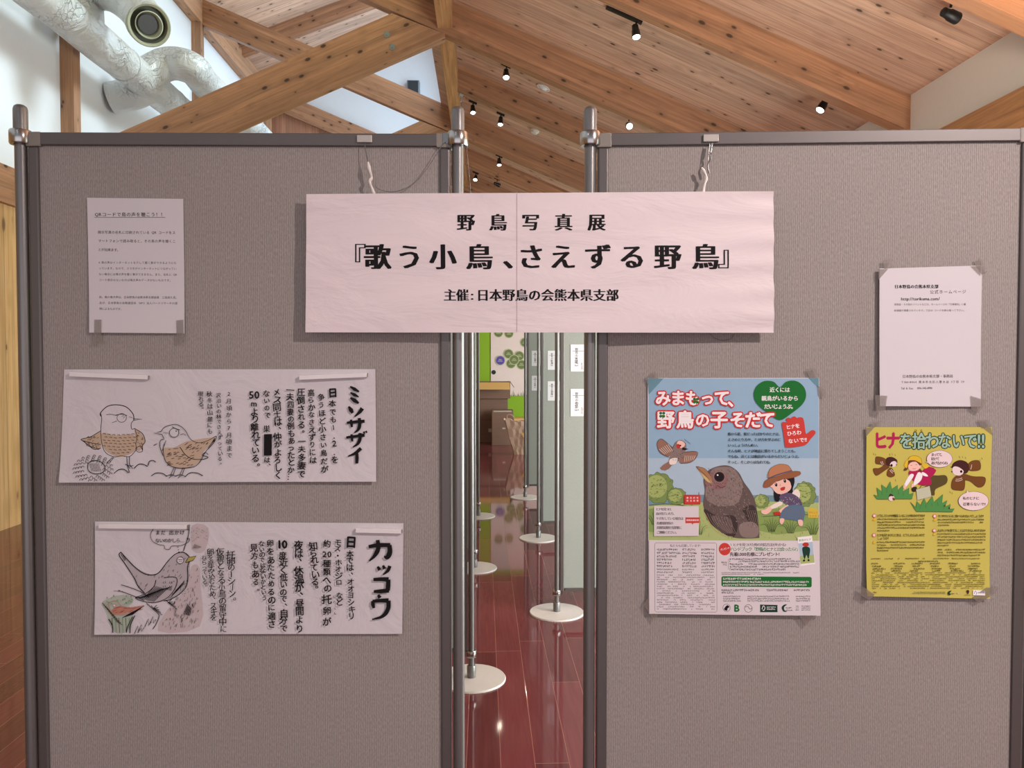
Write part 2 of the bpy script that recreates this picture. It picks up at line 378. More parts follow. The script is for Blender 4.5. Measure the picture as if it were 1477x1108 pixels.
# end wall: plaster gable, boarded below the last chord, green painted below with a white picture panel
po = [(XL - .1, 0), (XR + .1, 0), (XR + .1, zr(XR)), (-.3, zr(-.3)), (-.3, zl(-.3)), (XL - .1, zl(XL))]
S('wall_back', prism_xz(po, YB, YB + .1), M_WHITE)
Mb = Matrix(((0, 1, 0, 0), (0, 0, 1, 0), (1, 0, 0, 0), (0, 0, 0, 1)))     # local X up, Y right, Z deep
bm = bmesh.new(); pw = [(2.6, XL), (2.6, XR), (zr(XR) - .1, XR), (zr(XL) - .1, XL)]
a = [bm.verts.new((u, v, YB - .03)) for u, v in pw]; b = [bm.verts.new((u, v, YB)) for u, v in pw]; bm.faces.new(a); bm.faces.new(b)
for i in range(4): bm.faces.new((a[i], a[(i + 1) % 4], b[(i + 1) % 4], b[i]))
S('wall_back_boards', bm, M_DARKWALL, Mb)
M_GREEN = plaster('green_wall_paint', lin(146, 186, 44))
S('wall_back_green', BX(XL, XR, YB - .03, YB, 0, 2.6), M_GREEN)

# ------------------------------------------------------------------ mural panel on the end wall
mur = empty('mural_panel', (.6, YB - .036, .75)); tag(mur, 'white wall panel with green and violet discs on the green end wall', 'wall panel')
def Mu(px, py): p = on_y(px, py, YB - .045); return p.x, p.z
x0, z0 = Mu(708, 571)
link('board', BX(x0 - .6, x0 + .95 - .6, -.015, 0, 0, 1.75), M_FAB and plaster('panel_white', lin(244, 222, 216)), mur)
discs = [(719, 480, 6.8, 0), (734, 481, 6.8, 0), (733.5, 510.5, 7.2, 0), (749, 513.5, 7.2, 0), (737, 524.5, 7.2, 0), (752, 526, 7.2, 0), (741.5, 519, 7.4, 0), (721.5, 520, 7.2, 1), (712, 537, 3.2, 2), (757, 494, 7, 0)]
dm = [flat('olive_disc', lin(112, 124, 70)), flat('violet_disc', lin(96, 70, 168)), M_BLACK]; rim = flat('pale_disc_rim', lin(190, 196, 150))
for i, (px, py, r, c) in enumerate(discs):
    x, z = Mu(px, py); rr = r / F * (YB - .05); y0 = -.017 - .003 * (i % 4) - (.004 if i == 6 else 0)
    o = link('disc', lathe([(rr, 0), (rr, .0025), (.0005, .0025)], 28), dm[c], mur, Matrix.Translation((x - .6, y0, z - .75)) @ Matrix.Rotation(R(90), 4, 'X'))
    if c < 2:
        bm = lathe([(rr * .86, .0026), (rr * .92, .0031), (rr * 1.0, .0026)], 28, closed=False)
        for kx in range(3): box(bm, -rr * (.5 - .12 * kx), rr * (.5 - .12 * kx), -.02 + .018 * kx, -.012 + .018 * kx, .0026, .003)
        link('disc_rim', bm, rim, o)
bm = bmesh.new()
for i in range(26):
    x, z = Mu(728 + i * 1.9 + random.random(), 571); h = .03 + .10 * random.random(); d = (random.random() - .5) * .06
    v = [bm.verts.new(p) for p in ((x - .6 - .008, -.017, 0), (x - .6 + .008, -.017, 0), (x - .6 + d, -.017, h))]; bm.faces.new(v)
link('grass_print', bm, dm[0], mur)

# ------------------------------------------------------------------ ducts
dx, dz = -3.55, H + 2.94
duct = empty('air_duct', (dx, 8, dz)); tag(duct, 'foil wrapped round air duct with branch outlets along the white wall', 'duct')
def dpart(name, pts, r, mat=M_DUCT, smooth=6, n=28, cap=True):
    o = link(name, tube(pts, r, n, cap=cap, smooth=smooth), mat, None, None, True); o.parent = duct; o.matrix_parent_inverse = Matrix.Translation((-dx, -8, -dz)); return o
wob = lambda t: .168 + .004 * math.sin(t * 60)
dpart('main_duct', [(dx, y, dz) for y in [2 + .15 * i for i in range(80)]], wob, smooth=1)
p2 = [(dx, 7.0, dz + .02), W(124, -8, 6.95), W(158, -12, 6.85), W(190, 6, 6.7), W(213, 33, 6.56)]
b1 = dpart('branch_pipe', p2, .165, cap=False)
rg = W(215, 36, 6.55); ax = (Vector(p2[3]) - Vector(p2[2])).normalized()
ax = (ax * .55 + (EYE - rg).normalized() * .8).normalized()
Mr = Matrix.Translation(rg) @ ax.to_track_quat('Z', 'Y').to_matrix().to_4x4()
M_OUT = flat('outlet_grey_green', lin(168, 172, 146), .4)
kid(link('outlet_ring', lathe([(.172, -.10), (.178, 0), (.170, .012), (.150, .006), (.145, -.10)], 40, closed=False), M_OUT, None, Mr, True), b1)
kid(link('outlet_cone', lathe([(.112, .005), (.106, .008), (.085, -.10), (.08, -.12)], 36, closed=False), flat('outlet_pale', lin(196, 200, 176), .4), None, Mr, True), b1)
kid(link('outlet_core', lathe([(.145, -.07), (.001, -.07)], 30, closed=False), flat('outlet_dark', (.09, .10, .07), .6), None, Mr), b1)
kid(link('outlet_throat', lathe([(.078, -.045), (.001, -.045)], 30, closed=False), M_BLACK, None, Mr), b1)
dpart('branch_pipe', [(dx, 8.15, dz + .02), W(243, 92, 8.05), W(277, 99, 8.1), (-3.2, 9.0, H + 3.2), (-3.18, 10, H + 3.2), (-3.18, 12, H + 3.2), (-3.18, 13.9, H + 3.2)], .168)
dpart('branch_pipe', [(dx, 8.35, dz), (-3.72, 8.3, dz - .10), (-3.93, 8.28, dz - .16)], .165)
for y in (5.2, 6.1, 7.75, 8.9):
    o = link('wrap_seam', lathe([(.169, -.012), (.1725, 0), (.169, .012)], 28, closed=False), M_DUCT, None, Matrix.Translation((dx, y, dz)) @ Matrix.Rotation(R(90), 4, 'X'), True); kid(o, duct)

# ------------------------------------------------------------------ spotlights and fittings on the low ceiling
def on_roof(px, py, drop=0):
    r = ray(px, py); t = (zr(0) - drop - EYE.z) / (r.z + .42 * r.x); return EYE + r * t
M_LENS = flat('lit_lens', (1, .90, .76), .3, 0, 16)
SN = Matrix.Rotation(math.atan(.42), 3, 'Y')
def spotlight(px, py, tilt, spin, lit, label, bar=None, size=.78):
    p = on_roof(px, py, .105); e = empty('ceiling_spotlight', p); tag(e, label, 'spotlight', 'black spotlights on the sloping ceiling')
    Mx = Matrix.Rotation(spin, 4, 'Z') @ Matrix.Rotation(tilt, 4, 'Y')
    s = size
    link('housing', lathe([(.020 * s, .085 * s), (.034 * s, .075 * s), (.037 * s, .02 * s), (.043 * s, .01 * s), (.046 * s, -.07 * s), (.042 * s, -.07 * s), (.040 * s, -.055 * s)], 24), M_BLACK, e, Mx, True)
    link('lens', lathe([(.0405 * s, -.056 * s), (.036 * s, -.068 * s), (.001, -.076 * s)], 24, closed=False), M_LENS if lit else flat('dark_lens', (.05, .05, .05), .1), e, Mx, True)
    top = on_roof(px, py, 0); zt = zr(p.x) - p.z
    link('yoke', tube([(0, 0, .06 * s), (.004, 0, .09 * s), (0, 0, zt)], .008, 8, smooth=1), M_BLACK, e)
    ln = .13 if bar is None else bar
    bm = BX(-ln, .06, -.016, .016, -.022, 0); M = Matrix.Translation((0, 0, zt)) @ Matrix.Rotation(math.atan(.42), 4, 'Y')
    link('track_bar', bm, M_BLACK, e, M)
    if lit:
        d = (Mx.to_3x3() @ Vector((0, 0, -1)))
        spot('lamp', p + d * .095, p + d, 18, (1, .84, .66), 100, .8, .02)
    return e
for a in [(917, 46, R(18), R(100), True, 'lit black spotlight hanging highest over the right board, on a short bar', .26),
          (1187, 152, R(-35), R(200), True, 'black spotlight turned towards the wall beside the cream plaster band', .26),
          (1371, 22, R(-80), R(20), False, 'unlit black spotlight seen from behind near the top right ceiling rafter', .05),
          (730, 107, R(28), R(90), True, 'lit spotlight under the long chord beside the round recessed fitting', .05),
          (682, 158, R(22), R(100), True, 'lit spotlight close beside the rounded post top and the long beam', .05),
          (722, 175, R(22), R(80), True, 'lit spotlight next to the round smoke detector', .05),
          (907, 181, R(62), R(90), True, 'glaring lit spotlight just above the rail of the right board', .05),
          (720, 234, R(18), R(90), True, 'small lit spotlight far back between the posts, uppermost of the last three', .05),
          (686, 257, R(40), R(80), True, 'small lit spotlight far back just above the banner beside the post', .05),
          (717, 266, R(-75), R(30), False, 'small unlit black spotlight far back just above the banner', .05)]:
    spotlight(*a)
p = on_roof(784, 126); Mo = Matrix.Translation(p) @ Matrix.Rotation(math.atan(.42), 4, 'Y')
e = empty('recessed_light', M=Mo); tag(e, 'round clear recessed fitting set in the ceiling boards', 'ceiling light')
link('trim_ring', lathe([(.075, 0), (.078, -.010), (.062, -.012), (.058, 0)], 28, closed=False), flat('white_plastic', (.75, .74, .72), .4), e, None, True)
link('bulb_cover', lathe([(.058, -.002), (.04, -.022), (.001, -.03)], 24, closed=False), flat('clear_cover', (.8, .8, .8), .1), e, None, True)
p = on_roof(772, 188); Mo = Matrix.Translation(p) @ Matrix.Rotation(math.atan(.42), 4, 'Y')
e = empty('smoke_detector', M=Mo); tag(e, 'round cream smoke detector on the ceiling boards', 'smoke detector')
link('base', lathe([(.06, 0), (.06, -.015), (.05, -.018)], 28), flat('cream_plastic', (.70, .66, .58), .5), e, None, True)
link('dome', lathe([(.045, -.018), (.042, -.045), (.001, -.052)], 28, closed=False), flat('cream_plastic', (.7, .66, .58)), e, None, True)
p = W(661, 134, 9.2); e = empty('junction_box', p); tag(e, 'small grey round box on the side of the long ceiling beam', 'junction box')
p2 = Vector((-.29, p.y, p.z)); e.location = p2
link('box', lathe([(.045, 0), (.045, .03), (.03, .04), (.001, .04)], 20), flat('grey_box', (.35, .37, .38)), e, Matrix.Rotation(R(90), 4, 'Y'), True)
link('cable', tube([(.02, 0, -.04), (.02, 0, -.10), (-.0, 0, -.10)], .006, 6), flat('grey_box', (.35, .37, .38)), e)
p = on_y(596, 128, YB - .14); e = empty('wall_speaker', p); tag(e, 'black wall speaker in a grey frame high on the white end wall', 'speaker')
link('cabinet', BX(-.115, .115, -.02, .14, -.15, .15), flat('speaker_grey', (.16, .17, .18), .5), e, None, False, .01)
link('grille', BX(-.09, .09, -.028, -.02, -.125, .135), flat('speaker_black', (.02, .022, .025), .7), e)
link('bracket', BX(-.03, .03, .04, .14, -.19, -.15), M_BLACK, e)
lampm = flat('wall_card_white', (.8, .8, .8)); c = Vector((XL + .012, 6.2, 1.05))
o = link('wall_card', BX(0, .006, -.07, .07, -.045, .045), lampm, None, Matrix.Translation((XL, 6.20, 1.05))); tag(o, 'small white card on the pine boarded wall', 'card')
# ================================================================== display boards
def post(x, y, label, top=1.93, low=.10, lean=None, ringside=1, br=.15, group='silver posts of the display boards'):
    e = empty('display_post', (x, y, 0)); tag(e, label, 'post', group)
    link('base_plate', lathe([(br, 0), (br, .004), (br - .003, .008), (.001, .010)], 48), M_BASE, e, None, True)
    link('socket', lathe([(.0195, .009), (.0195, .058), (.0165, .062)], 24), M_CHROME if False else M_POLE, e, None, True)
    link('pole', lathe([(.0125, .05), (.0125, top - .06)], 24), M_POLE, e, None, True)
    t = top
    link('cap_sleeve', lathe([(.0138, t - .078), (.0143, t - .076), (.0143, t - .010), (.0125, t - .004), (.008, t - .0008), (.001, t)], 24), M_POLE, e, None, True)
    for z in (low, top - .085):
        o = link('clamp_ring', lathe([(.0138, z), (.021, z), (.0225, z + .003), (.0225, z + .027), (.021, z + .03), (.0138, z + .03)], 28, closed=False), M_CHROME, e, None, True)
        link('clamp_tab', BX(.014 if ringside > 0 else -.032, .032 if ringside > 0 else -.014, -.008, .008, z + .004, z + .026), M_CHROME, o)
    return e
def board(p, u0, u1, z0, z1, label, fab=None, rails=.023):
    """framed fabric board on plane p between u0 and u1; fabric face at w = 0"""
    e = empty('display_board', M=p.M @ Matrix.Translation(((u0 + u1) / 2, z0, 0))); tag(e, label, 'display board', 'fabric display boards')
    h = (u1 - u0) / 2; H_ = z1 - z0; r = rails
    M = Matrix.Translation((0, 0, 0))
    def part(nm, bm, mat, bev=.002): return link(nm, bm, mat, e, None, False, bev)
    part('fabric_panel', BX(-h + r * .6, h - r * .6, .012, H_ - .012, -.016, 0), fab or M_FAB, 0)
    part('top_rail', BX(-h + r + .004, h - r - .004, H_ - .027, H_, -.022, .007), M_RAIL)
    part('bottom_rail', BX(-h + r + .004, h - r - .004, 0, .02, -.022, .007), M_RAIL)
    for sx in (-1, 1):
        a, b = sorted((sx * h, sx * (h - r)))
        part('side_rail', BX(a, b, .0, H_ - .030, -.022, .006), M_RAIL, .004)
        a, b = sorted((sx * (h + .003), sx * (h - r - .006)))
        o = part('corner_joint', BX(a, b, H_ - .030, H_ + .001, -.020, .0075), M_JOINT)
    return e
pl0, pl1 = W(36, 523, 1.650), W(661, 523, 1.662)
pr0, pr1 = W(850.5, 523, 1.662), W(1494, 523, 1.622)
PL, PR = Plane(pl0, pl1), Plane(pr0, pr1)
ztop = W(661, 157, 1.66).z; zrail = W(640, 196.5, 1.66).z; zrr = W(1000, 194.5, 1.652).z
post(pl0.x, pl0.y, 'silver post at the outer end of the board with the bird drawings', ztop, .10, 0, 1, .138)
post(pl1.x, pl1.y, 'silver post at the gap side of the board with the bird drawings', ztop, .10, 0, -1, .138)
post(pr0.x, pr0.y, 'silver post at the gap side of the board with the coloured posters', ztop, .10, 0, 1, .138)
post(pr1.x, pr1.y, 'silver post at the outer end of the board with the coloured posters', ztop, .10, 0, -1, .138)
board(PL, .0165, PL.len - .0165, .11, zrail, 'grey brown fabric board carrying the hand drawn bird sheets')
board(PR, .0165, PR.len - .0165, .11, zrr, 'grey brown fabric board carrying the coloured bird posters')
# rows of boards behind the gap
far = []
rows = [('L', 680, 979.6, -1, 'near one of three bases on the drawings side'), ('L', 684.5, 820, -1, ''), ('L', 690, 745, -1, ''), ('R', 803, 884, 1, ''), ('R', 776.6, 777, 1, ''), ('R', 757.5, 718, 1, '')]
lab = ['silver post with a round base, lowest in the gap between the boards', 'silver post with a round base, second behind the gap on the drawings side', 'silver post with a round base, third behind the gap on the drawings side',
       'silver post with a round base beside the first far board with two cards', 'silver post with a round base beside the second far board with two cards', 'silver post with a round base beside the third far board with two cards']
blab = ['fabric board mostly hidden behind the drawings board, first behind it', 'fabric board mostly hidden behind the drawings board, second behind it', 'fabric board mostly hidden behind the drawings board, third behind it',
        'pale grey green board with two cards, first behind the gap', 'pale grey green board with two cards, second behind the gap', 'pale grey green board with two cards, third behind the gap']
for i, (sd, px, py, sx, _) in enumerate(rows):
    r = ray(px, py); p = EYE + r * (-EYE.z / r.z)
    post(p.x, p.y, lab[i], 1.93, .098, 0, sx, .15, 'silver posts behind the gap')
    q = p + Vector((sx * .945, 0, 0)); a, b = (p, q) if sx > 0 else (q, p)
    pp = Plane(a, b); board(pp, .0165, pp.len - .0165, .118, 1.865, blab[i], M_FAB2)
    far.append((p, pp))

# ------------------------------------------------------------------ lettering and drawing on sheets, laid out in photo pixels
GL = {}
def glyph(ch):
    if ch in GL: return GL[ch]
    c = bpy.data.curves.new('g', 'FONT'); c.body = ch; c.size = 1; c.resolution_u = 2
    o = bpy.data.objects.new('g', c); COL.objects.link(o); dg = bpy.context.evaluated_depsgraph_get()
    ev = o.evaluated_get(dg); m = ev.to_mesh()
    V = [(v.co.x, v.co.y) for v in m.vertices]; Fc = [tuple(p.vertices) for p in m.polygons]
    ev.to_mesh_clear(); bpy.data.objects.remove(o); bpy.data.curves.remove(c)
    if ord(ch) < 0x2000:       # latin: centre on its own width, keep the baseline
        xs = [x for x, _ in V] or [0, .3]; wd = max(xs) - min(xs); mx = (max(xs) + min(xs)) / 2
        GL[ch] = ([(x - mx, y - .36) for x, y in V], Fc, wd + .10)
    else: GL[ch] = ([(x - .5, y - .38) for x, y in V], Fc, 1.0)
    return GL[ch]
INK = {}
def ink(name, rgb): 
    if name not in INK: INK[name] = flat('ink_' + name, lin(*rgb), .7, 0, 0, .2)
    return INK[name]
ink('black', (22, 18, 20)); ink('grey', (92, 84, 88)); ink('white', (246, 240, 240)); ink('red', (206, 44, 44)); ink('green', (28, 112, 48))
class Art:
    """flat artwork in photo pixels; layers keep their order; flushed onto a sheet as one mesh"""
    def __init__(s): s.v, s.f, s.m, s.names, s.layer = [], [], [], [], 0; s.cut = []
    def mi(s, c):
        if c not in s.names: s.names.append(c)
        return s.names.index(c)
    def up(s): s.layer += 1
    def add(s, c, V, Fs, big=False):
        b = len(s.v); s.v += [(x, y, s.layer) for x, y in V]; s.f += [(tuple(i + b for i in f), s.mi(c), big) for f in Fs]
    def poly(s, c, pts, smooth=0):
        s.up()
        if smooth: pts = [(p.x, p.y) for p in catmull([(x, y, 0) for x, y in pts], smooth, True)]
        s.add(c, pts, [tuple(range(len(pts)))], True)
    def rect(s, c, x0, y0, x1, y1): s.poly(c, [(x0, y0), (x1, y0), (x1, y1), (x0, y1)])
    def ell(s, c, x, y, rx, ry, rot=0, n=24, a0=0, a1=360):
        t = [R(a0 + (a1 - a0) * i / (n if a1 - a0 >= 360 else n - 1)) for i in range(n)]
        cr, sr = math.cos(R(rot)), math.sin(R(rot))
        s.poly(c, [(x + rx * math.cos(a) * cr - ry * math.sin(a) * sr, y + rx * math.cos(a) * sr + ry * math.sin(a) * cr) for a in t])
    def line(s, c, pts, w, taper=None, smooth=5, closed=False, lay=True):
        """brush line; taper = (start, end) width factors"""
        if lay: s.up()
        P = [(p.x, p.y) for p in catmull([(x, y, 0) for x, y in pts], smooth, closed)] if smooth > 1 and len(pts) > 2 else list(pts)
        if closed: P.append(P[0])
        V = []; n = len(P)
        for i, (x, y) in enumerate(P):
            a = P[max(i - 1, 0)]; b = P[min(i + 1, n - 1)]; dx_, dy_ = b[0] - a[0], b[1] - a[1]; L = math.hypot(dx_, dy_) or 1
            t = i / (n - 1); k_ = 1
            if taper: k_ = taper[0] * (1 - t) + taper[1] * t if len(taper) == 2 else (taper[0] * (1 - 2 * t) + taper[1] * 2 * t if t < .5 else taper[1] * (2 - 2 * t) + taper[2] * (2 * t - 1))
            h = w * k_ / 2; V += [(x - dy_ / L * h, y + dx_ / L * h), (x + dy_ / L * h, y - dx_ / L * h)]
        s.add(c, V, [(2 * i, 2 * i + 1, 2 * i + 3, 2 * i + 2) for i in range(n - 1)])
    def ch(s, c, ch, x, y, size, rot=0, smear=((0, 0),), sx=1, sy=1):
        V, Fc, _ = glyph(ch); cr, sr = math.cos(R(rot)), math.sin(R(rot))
        for i_, (ox, oy) in enumerate(smear):
            l0 = s.layer; s.layer = l0 + i_ * .22
            o = [(gx * size * sx + ox * size, -gy * size * sy + oy * size) for gx, gy in V]
            s.add(c, [(x + a * cr - b * sr, y + a * sr + b * cr) for a, b in o], Fc); s.layer = l0
    def row(s, c, text, x0, x1, y0, size, y1=None, smear=((0, 0),), rot=None):
        """horizontal line of writing from x0 to x1 (outer edges)"""
        s.up(); y1 = y0 if y1 is None else y1
        ws = [.5 if q == ' ' else glyph(q)[2] for q in text]; T = sum(ws); k_ = (x1 - x0) / T; x = 0
        an = math.degrees(math.atan2(y1 - y0, x1 - x0)) if rot is None else rot
        for q, w_ in zip(text, ws):
            if q not in ' \u3000':
                t = (x + w_ / 2) / T; s.ch(c, q, x0 + (x1 - x0) * t, y0 + (y1 - y0) * t, size, an, smear)
            x += w_
    def col(s, c, text, x0, y0, x1, y1, size, smear=((0, 0),), jit=0, first=1.0):
        """vertical column of writing between the centres of its first and last sign"""
        s.up(); n = len(text)
        for i, q in enumerate(text):
            if q in ' \u3000': continue
            t = i / max(1, n - 1); x, y = x0 + (x1 - x0) * t, y0 + (y1 - y0) * t
            z = size * (first if i == 0 else 1); rot = 0
            if q in '、。': x += size * .5; y -= size * .45
            if q in '…ー' : rot = 90
            j = lambda a: random.uniform(-a, a) * jit
            s.ch(c, q, x + j(size * .06), y + j(size * .05), z * (1 + j(.10)), rot + j(6), smear, 1 + j(.08), 1 + j(.06))
    def tiny(s, c, x0, x1, y, h, gaps=0):
        """writing too small to read: broken dashes and uprights"""
        x = x0
        while x < x1 - h * .5:
            w_ = h * random.uniform(.55, 1.0)
            if gaps and random.random() < gaps: x += h * random.uniform(1.5, 4); continue
            for q in range(random.choice((1, 2))):
                yy = y + random.uniform(-.45, .45) * h; s.add(c, [(x, yy - h * .09), (x + w_ * .85, yy - h * .09), (x + w_ * .85, yy + h * .09), (x, yy + h * .09)], [(0, 1, 2, 3)])
            xx = x + w_ * random.uniform(.2, .7); s.add(c, [(xx - h * .09, y - h * .48), (xx + h * .09, y - h * .48), (xx + h * .09, y + h * .48), (xx - h * .09, y + h * .48)], [(0, 1, 2, 3)])
            x += w_
B2 = ((0, 0), (.025, 0)); B3 = ((-.02, -.015), (.02, .015), (.02, -.015), (-.02, .015)); B5 = ((-.04, 0), (.04, 0), (0, .04), (0, -.04), (0, 0))
MINCHO = ((-.045, 0), (-.015, .004), (.015, -.004), (.045, 0))

class Sheet:
    """a sheet of paper fixed on a board: corners in photo pixels (tl, tr, br, bl), lift(s, t) = distance off the board"""
    def __init__(s, name, plane, corners, mat, lift, label, cat, base=.0012, grid=(24, 24), cuts=None, group=None, exact=False):
        s.p, s.c, s.lift, s.base = plane, corners, lift, base
        c = [plane.uv(x, y, base) for x, y in corners]; s.uvc = c
        s.cuts = cuts or ([i / 6 for i in range(1, 6)], [i / 6 for i in range(1, 6)])
        if not exact:
            ka, kb = [0] + list(s.cuts[0]) + [1], [0] + list(s.cuts[1]) + [1]; N = 6
            fa = [sum(lift(a, (j + .5) / N) for j in range(N)) / N for a in ka]; gb = [sum(lift((j + .5) / N, b) for j in range(N)) / N for b in kb]
            mean = sum(fa) / len(fa) * .5 + sum(gb) / len(gb) * .5
            def pl(k_, v, t):
                t = min(max(t, 0), 1)
                for i in range(len(k_) - 1):
                    if t <= k_[i + 1]: return v[i] + (v[i + 1] - v[i]) * (t - k_[i]) / (k_[i + 1] - k_[i])
                return v[-1]
            s.lift = lambda a, b: max(.0003, pl(ka, fa, a) + pl(kb, gb, b) - mean)
            grid = None; s.ka, s.kb = ka, kb
        s.org = (sum(a for a, _ in c) / 4, sum(b for _, b in c) / 4)
        s.e = empty(name, M=plane.M @ Matrix.Translation((s.org[0], s.org[1], 0))); tag(s.e, label, cat, group)
        bm = bmesh.new()
        if exact: ka, kb = [i / grid[0] for i in range(grid[0] + 1)], [j / grid[1] for j in range(grid[1] + 1)]
        nx, ny = len(ka) - 1, len(kb) - 1
        vs = [[bm.verts.new(s.pt(a_, b_)) for a_ in ka] for b_ in kb]
        for j in range(ny):
            for i in range(nx): bm.faces.new((vs[j][i], vs[j + 1][i], vs[j + 1][i + 1], vs[j][i + 1]))
        s.o = link('sheet', bm, mat, s.e, None, True)
        if s.o.data.polygons[0].normal.z < 0: s.o.data.flip_normals()
    def pt(s, a, b):
        c = s.uvc; u = (c[0][0] * (1 - a) + c[1][0] * a) * (1 - b) + (c[3][0] * (1 - a) + c[2][0] * a) * b
        v = (c[0][1] * (1 - a) + c[1][1] * a) * (1 - b) + (c[3][1] * (1 - a) + c[2][1] * a) * b
        return (u - s.org[0], v - s.org[1], s.base + s.lift(a, b))
    def st(s, px, py):
        (x0, y0), (x1, y1), (x2, y2), (x3, y3) = s.c; a, b = .5, .5
        for _ in range(4):
            xl, xr = x0 + (x3 - x0) * b, x1 + (x2 - x1) * b; a = (px - xl) / (xr - xl)
            yt, yb = y0 + (y1 - y0) * a, y3 + (y2 - y3) * a; b = (py - yt) / (yb - yt)
        return a, b
    def put(s, art, name, eps=.00018, step=.000012):
        bm = bmesh.new(); V = []
        for x, y, l in art.v:
            v = bm.verts.new((*s.st(x, y), l)); V.append(v)
        for f, m, big in art.f:
            try: q = bm.faces.new([V[i] for i in f]); q.material_index = m
            except ValueError: continue
        for ax, cs in ((0, s.cuts[0]), (1, s.cuts[1])):
            for cc in cs:
                g = [f for f in bm.faces if min(v.co[ax] for v in f.verts) < cc - 1e-4 and max(v.co[ax] for v in f.verts) > cc + 1e-4 and (max(v.co[ax] for v in f.verts) - min(v.co[ax] for v in f.verts)) > .012]
                if not g: continue
                es = set(e for f in g for e in f.edges); vv = set(v for f in g for v in f.verts)
                n_ = Vector((1, 0, 0)) if ax == 0 else Vector((0, 1, 0))
                bmesh.ops.bisect_plane(bm, geom=g + list(es) + list(vv), plane_co=n_ * cc, plane_no=n_)
        for v in bm.verts:
            a, b, l = v.co; p = s.pt(a, b); v.co = (p[0], p[1], p[2] + eps + l * step)
        for f in bm.faces:
            f.normal_update()
            if f.normal.z < 0: f.normal_flip()
        me = bpy.data.meshes.new(name); bm.to_mesh(me); bm.free()
        for c in art.names: me.materials.append(INK[c])
        o = bpy.data.objects.new(name, me); COL.objects.link(o); o.parent = s.e; return o
    def tape(s, quads, mat=None, w=.0060, label=None):
        for q in quads:
            zs_ = [s.pt(*[min(max(t, 0), 1) for t in s.st(x, y)])[2] + .0007 for x, y in q]; w = max(zs_)
            bm = bmesh.new(); a = [bm.verts.new((*(lambda t: (t[0] - s.org[0], t[1] - s.org[1]))(s.p.uv(x, y, w)), w)) for x, y in q]
            bm.faces.new(a); o = link('tape', bm, mat or M_TAPE, s.e)
            so = o.modifiers.new('thickness', 'SOLIDIFY'); so.thickness = .0002
M_PAPER = paper('copy_paper', (.66, .62, .645), .10, 8)
M_PAPER2 = paper('handled_paper', (.66, .615, .64), .55, 9)
M_BANNER = paper('banner_paper', (.80, .70, .715), .55, 5, 2.6)
# ================================================================== the sheets
def curl(amp, side=0, pw=3): return lambda a, b: amp * b ** pw + side * (abs(a - .5) * 2) ** 3
def cropmap(sc, x0, y0): return lambda P: [(x0 + x / sc, y0 + y / sc) for x, y in P]

# --- printed notice about bird calls
s = Sheet('printed_notice', PL, [(126, 285.5), (264.5, 287), (267.5, 481), (131, 480)], M_PAPER, lambda a, b: .0012 + .004 * b ** 4 + .002 * (1 - a) * b, 'white printed notice taped at the bottom only, above the bird drawings', 'notice', group=None)
a = Art()
a.row('black', 'QRコードで鳥の声を聴こう！！', 137, 238.5, 309.5, 6.6, smear=((0, 0), (.03, 0)))
a.line('black', [(137, 313.8), (238.7, 313.6)], .55, smooth=1)
tx = [(335, 'black', 141.5, 253.5, 4.9, '展示写真の名札に印刷されている QR コードをス'), (347.4, 'black', 142, 254, 4.9, 'マートフォンで読み取ると、その鳥の声を聴くこ'), (360, 'black', 142.3, 174, 4.9, 'とが出来ます。'),
      (378.6, 'grey', 142.6, 255, 3.9, '※鳥の声はインターネットを介して聞く事ができるようにな'), (387, 'grey', 143, 255.3, 3.9, 'っています。なので、スマホがインターネットにつながってい'), (395.5, 'grey', 143.3, 256, 3.9, 'ない場合には鳴き声を聴く事ができません。また、名札に QR'), (403.8, 'grey', 143.6, 249, 3.9, 'コード表示のないものは鳴き声のデータがないものです。'),
      (428.6, 'grey', 144.2, 258, 3.9, '尚、鳥の鳴き声は、日本野鳥の会熊本県支部会員　三田長久氏、'), (437, 'grey', 144.5, 257, 3.9, '及び、日本野鳥の会関連団体　NPO 法人バードリサーチの提'), (445.3, 'grey', 144.8, 179, 3.9, '供によるものです。')]
for y, c, x0, x1, z, t in tx: a.row(c, t, x0, x1, y, z, y + .6)
s.put(a, 'printing')
s.tape([[(136, 461), (146.5, 461), (146, 496), (135.5, 496)], [(254, 462), (264.5, 461), (265, 495), (255, 496)]])

# --- hand written sheet: wren
s = Sheet('handwritten_sheet', PL, [(93, 533), (541.5, 532.5), (543.5, 694), (87.5, 695.5)], M_PAPER2, lambda a, b: .002 + .0016 * math.sin(a * 7) * b + .007 * b ** 5 * (.4 + a), 'hand drawn sheet with two sulking brown birds beside a nest, upper of two', 'drawing', cuts=([i / 10 for i in range(1, 10)], [i / 5 for i in range(1, 5)]))
a = Art(); C = cropmap(5.832, 80, 520); ink('tan', (192, 168, 146)); ink('brown', (88, 66, 50)); ink('pencil', (120, 110, 112))
def D(pts, w=.9, t=None, c='black', sm=5, closed=False): a.line(c, C(pts), w, t, sm, closed)
a.poly('tan', C([(395, 610), (520, 630), (650, 620), (690, 690), (670, 760), (560, 808), (460, 780), (405, 720)]), 5)
a.poly('tan', C([(225, 665), (300, 640), (380, 600), (385, 730), (330, 740), (280, 705)]), 4)
a.poly('tan', C([(670, 575), (730, 620), (755, 680), (735, 730), (700, 760), (680, 690)]), 4)
D([(385, 470), (382, 440), (440, 385), (520, 372), (600, 392), (655, 450), (662, 500)], 1.2)
D([(382, 440), (392, 490), (385, 580), (395, 700), (430, 775), (500, 808), (560, 800), (630, 805), (685, 750)], .8)
D([(662, 500), (640, 530), (645, 575), (670, 570)], .8); D([(655, 488), (733, 494), (660, 502)], .9, sm=1)
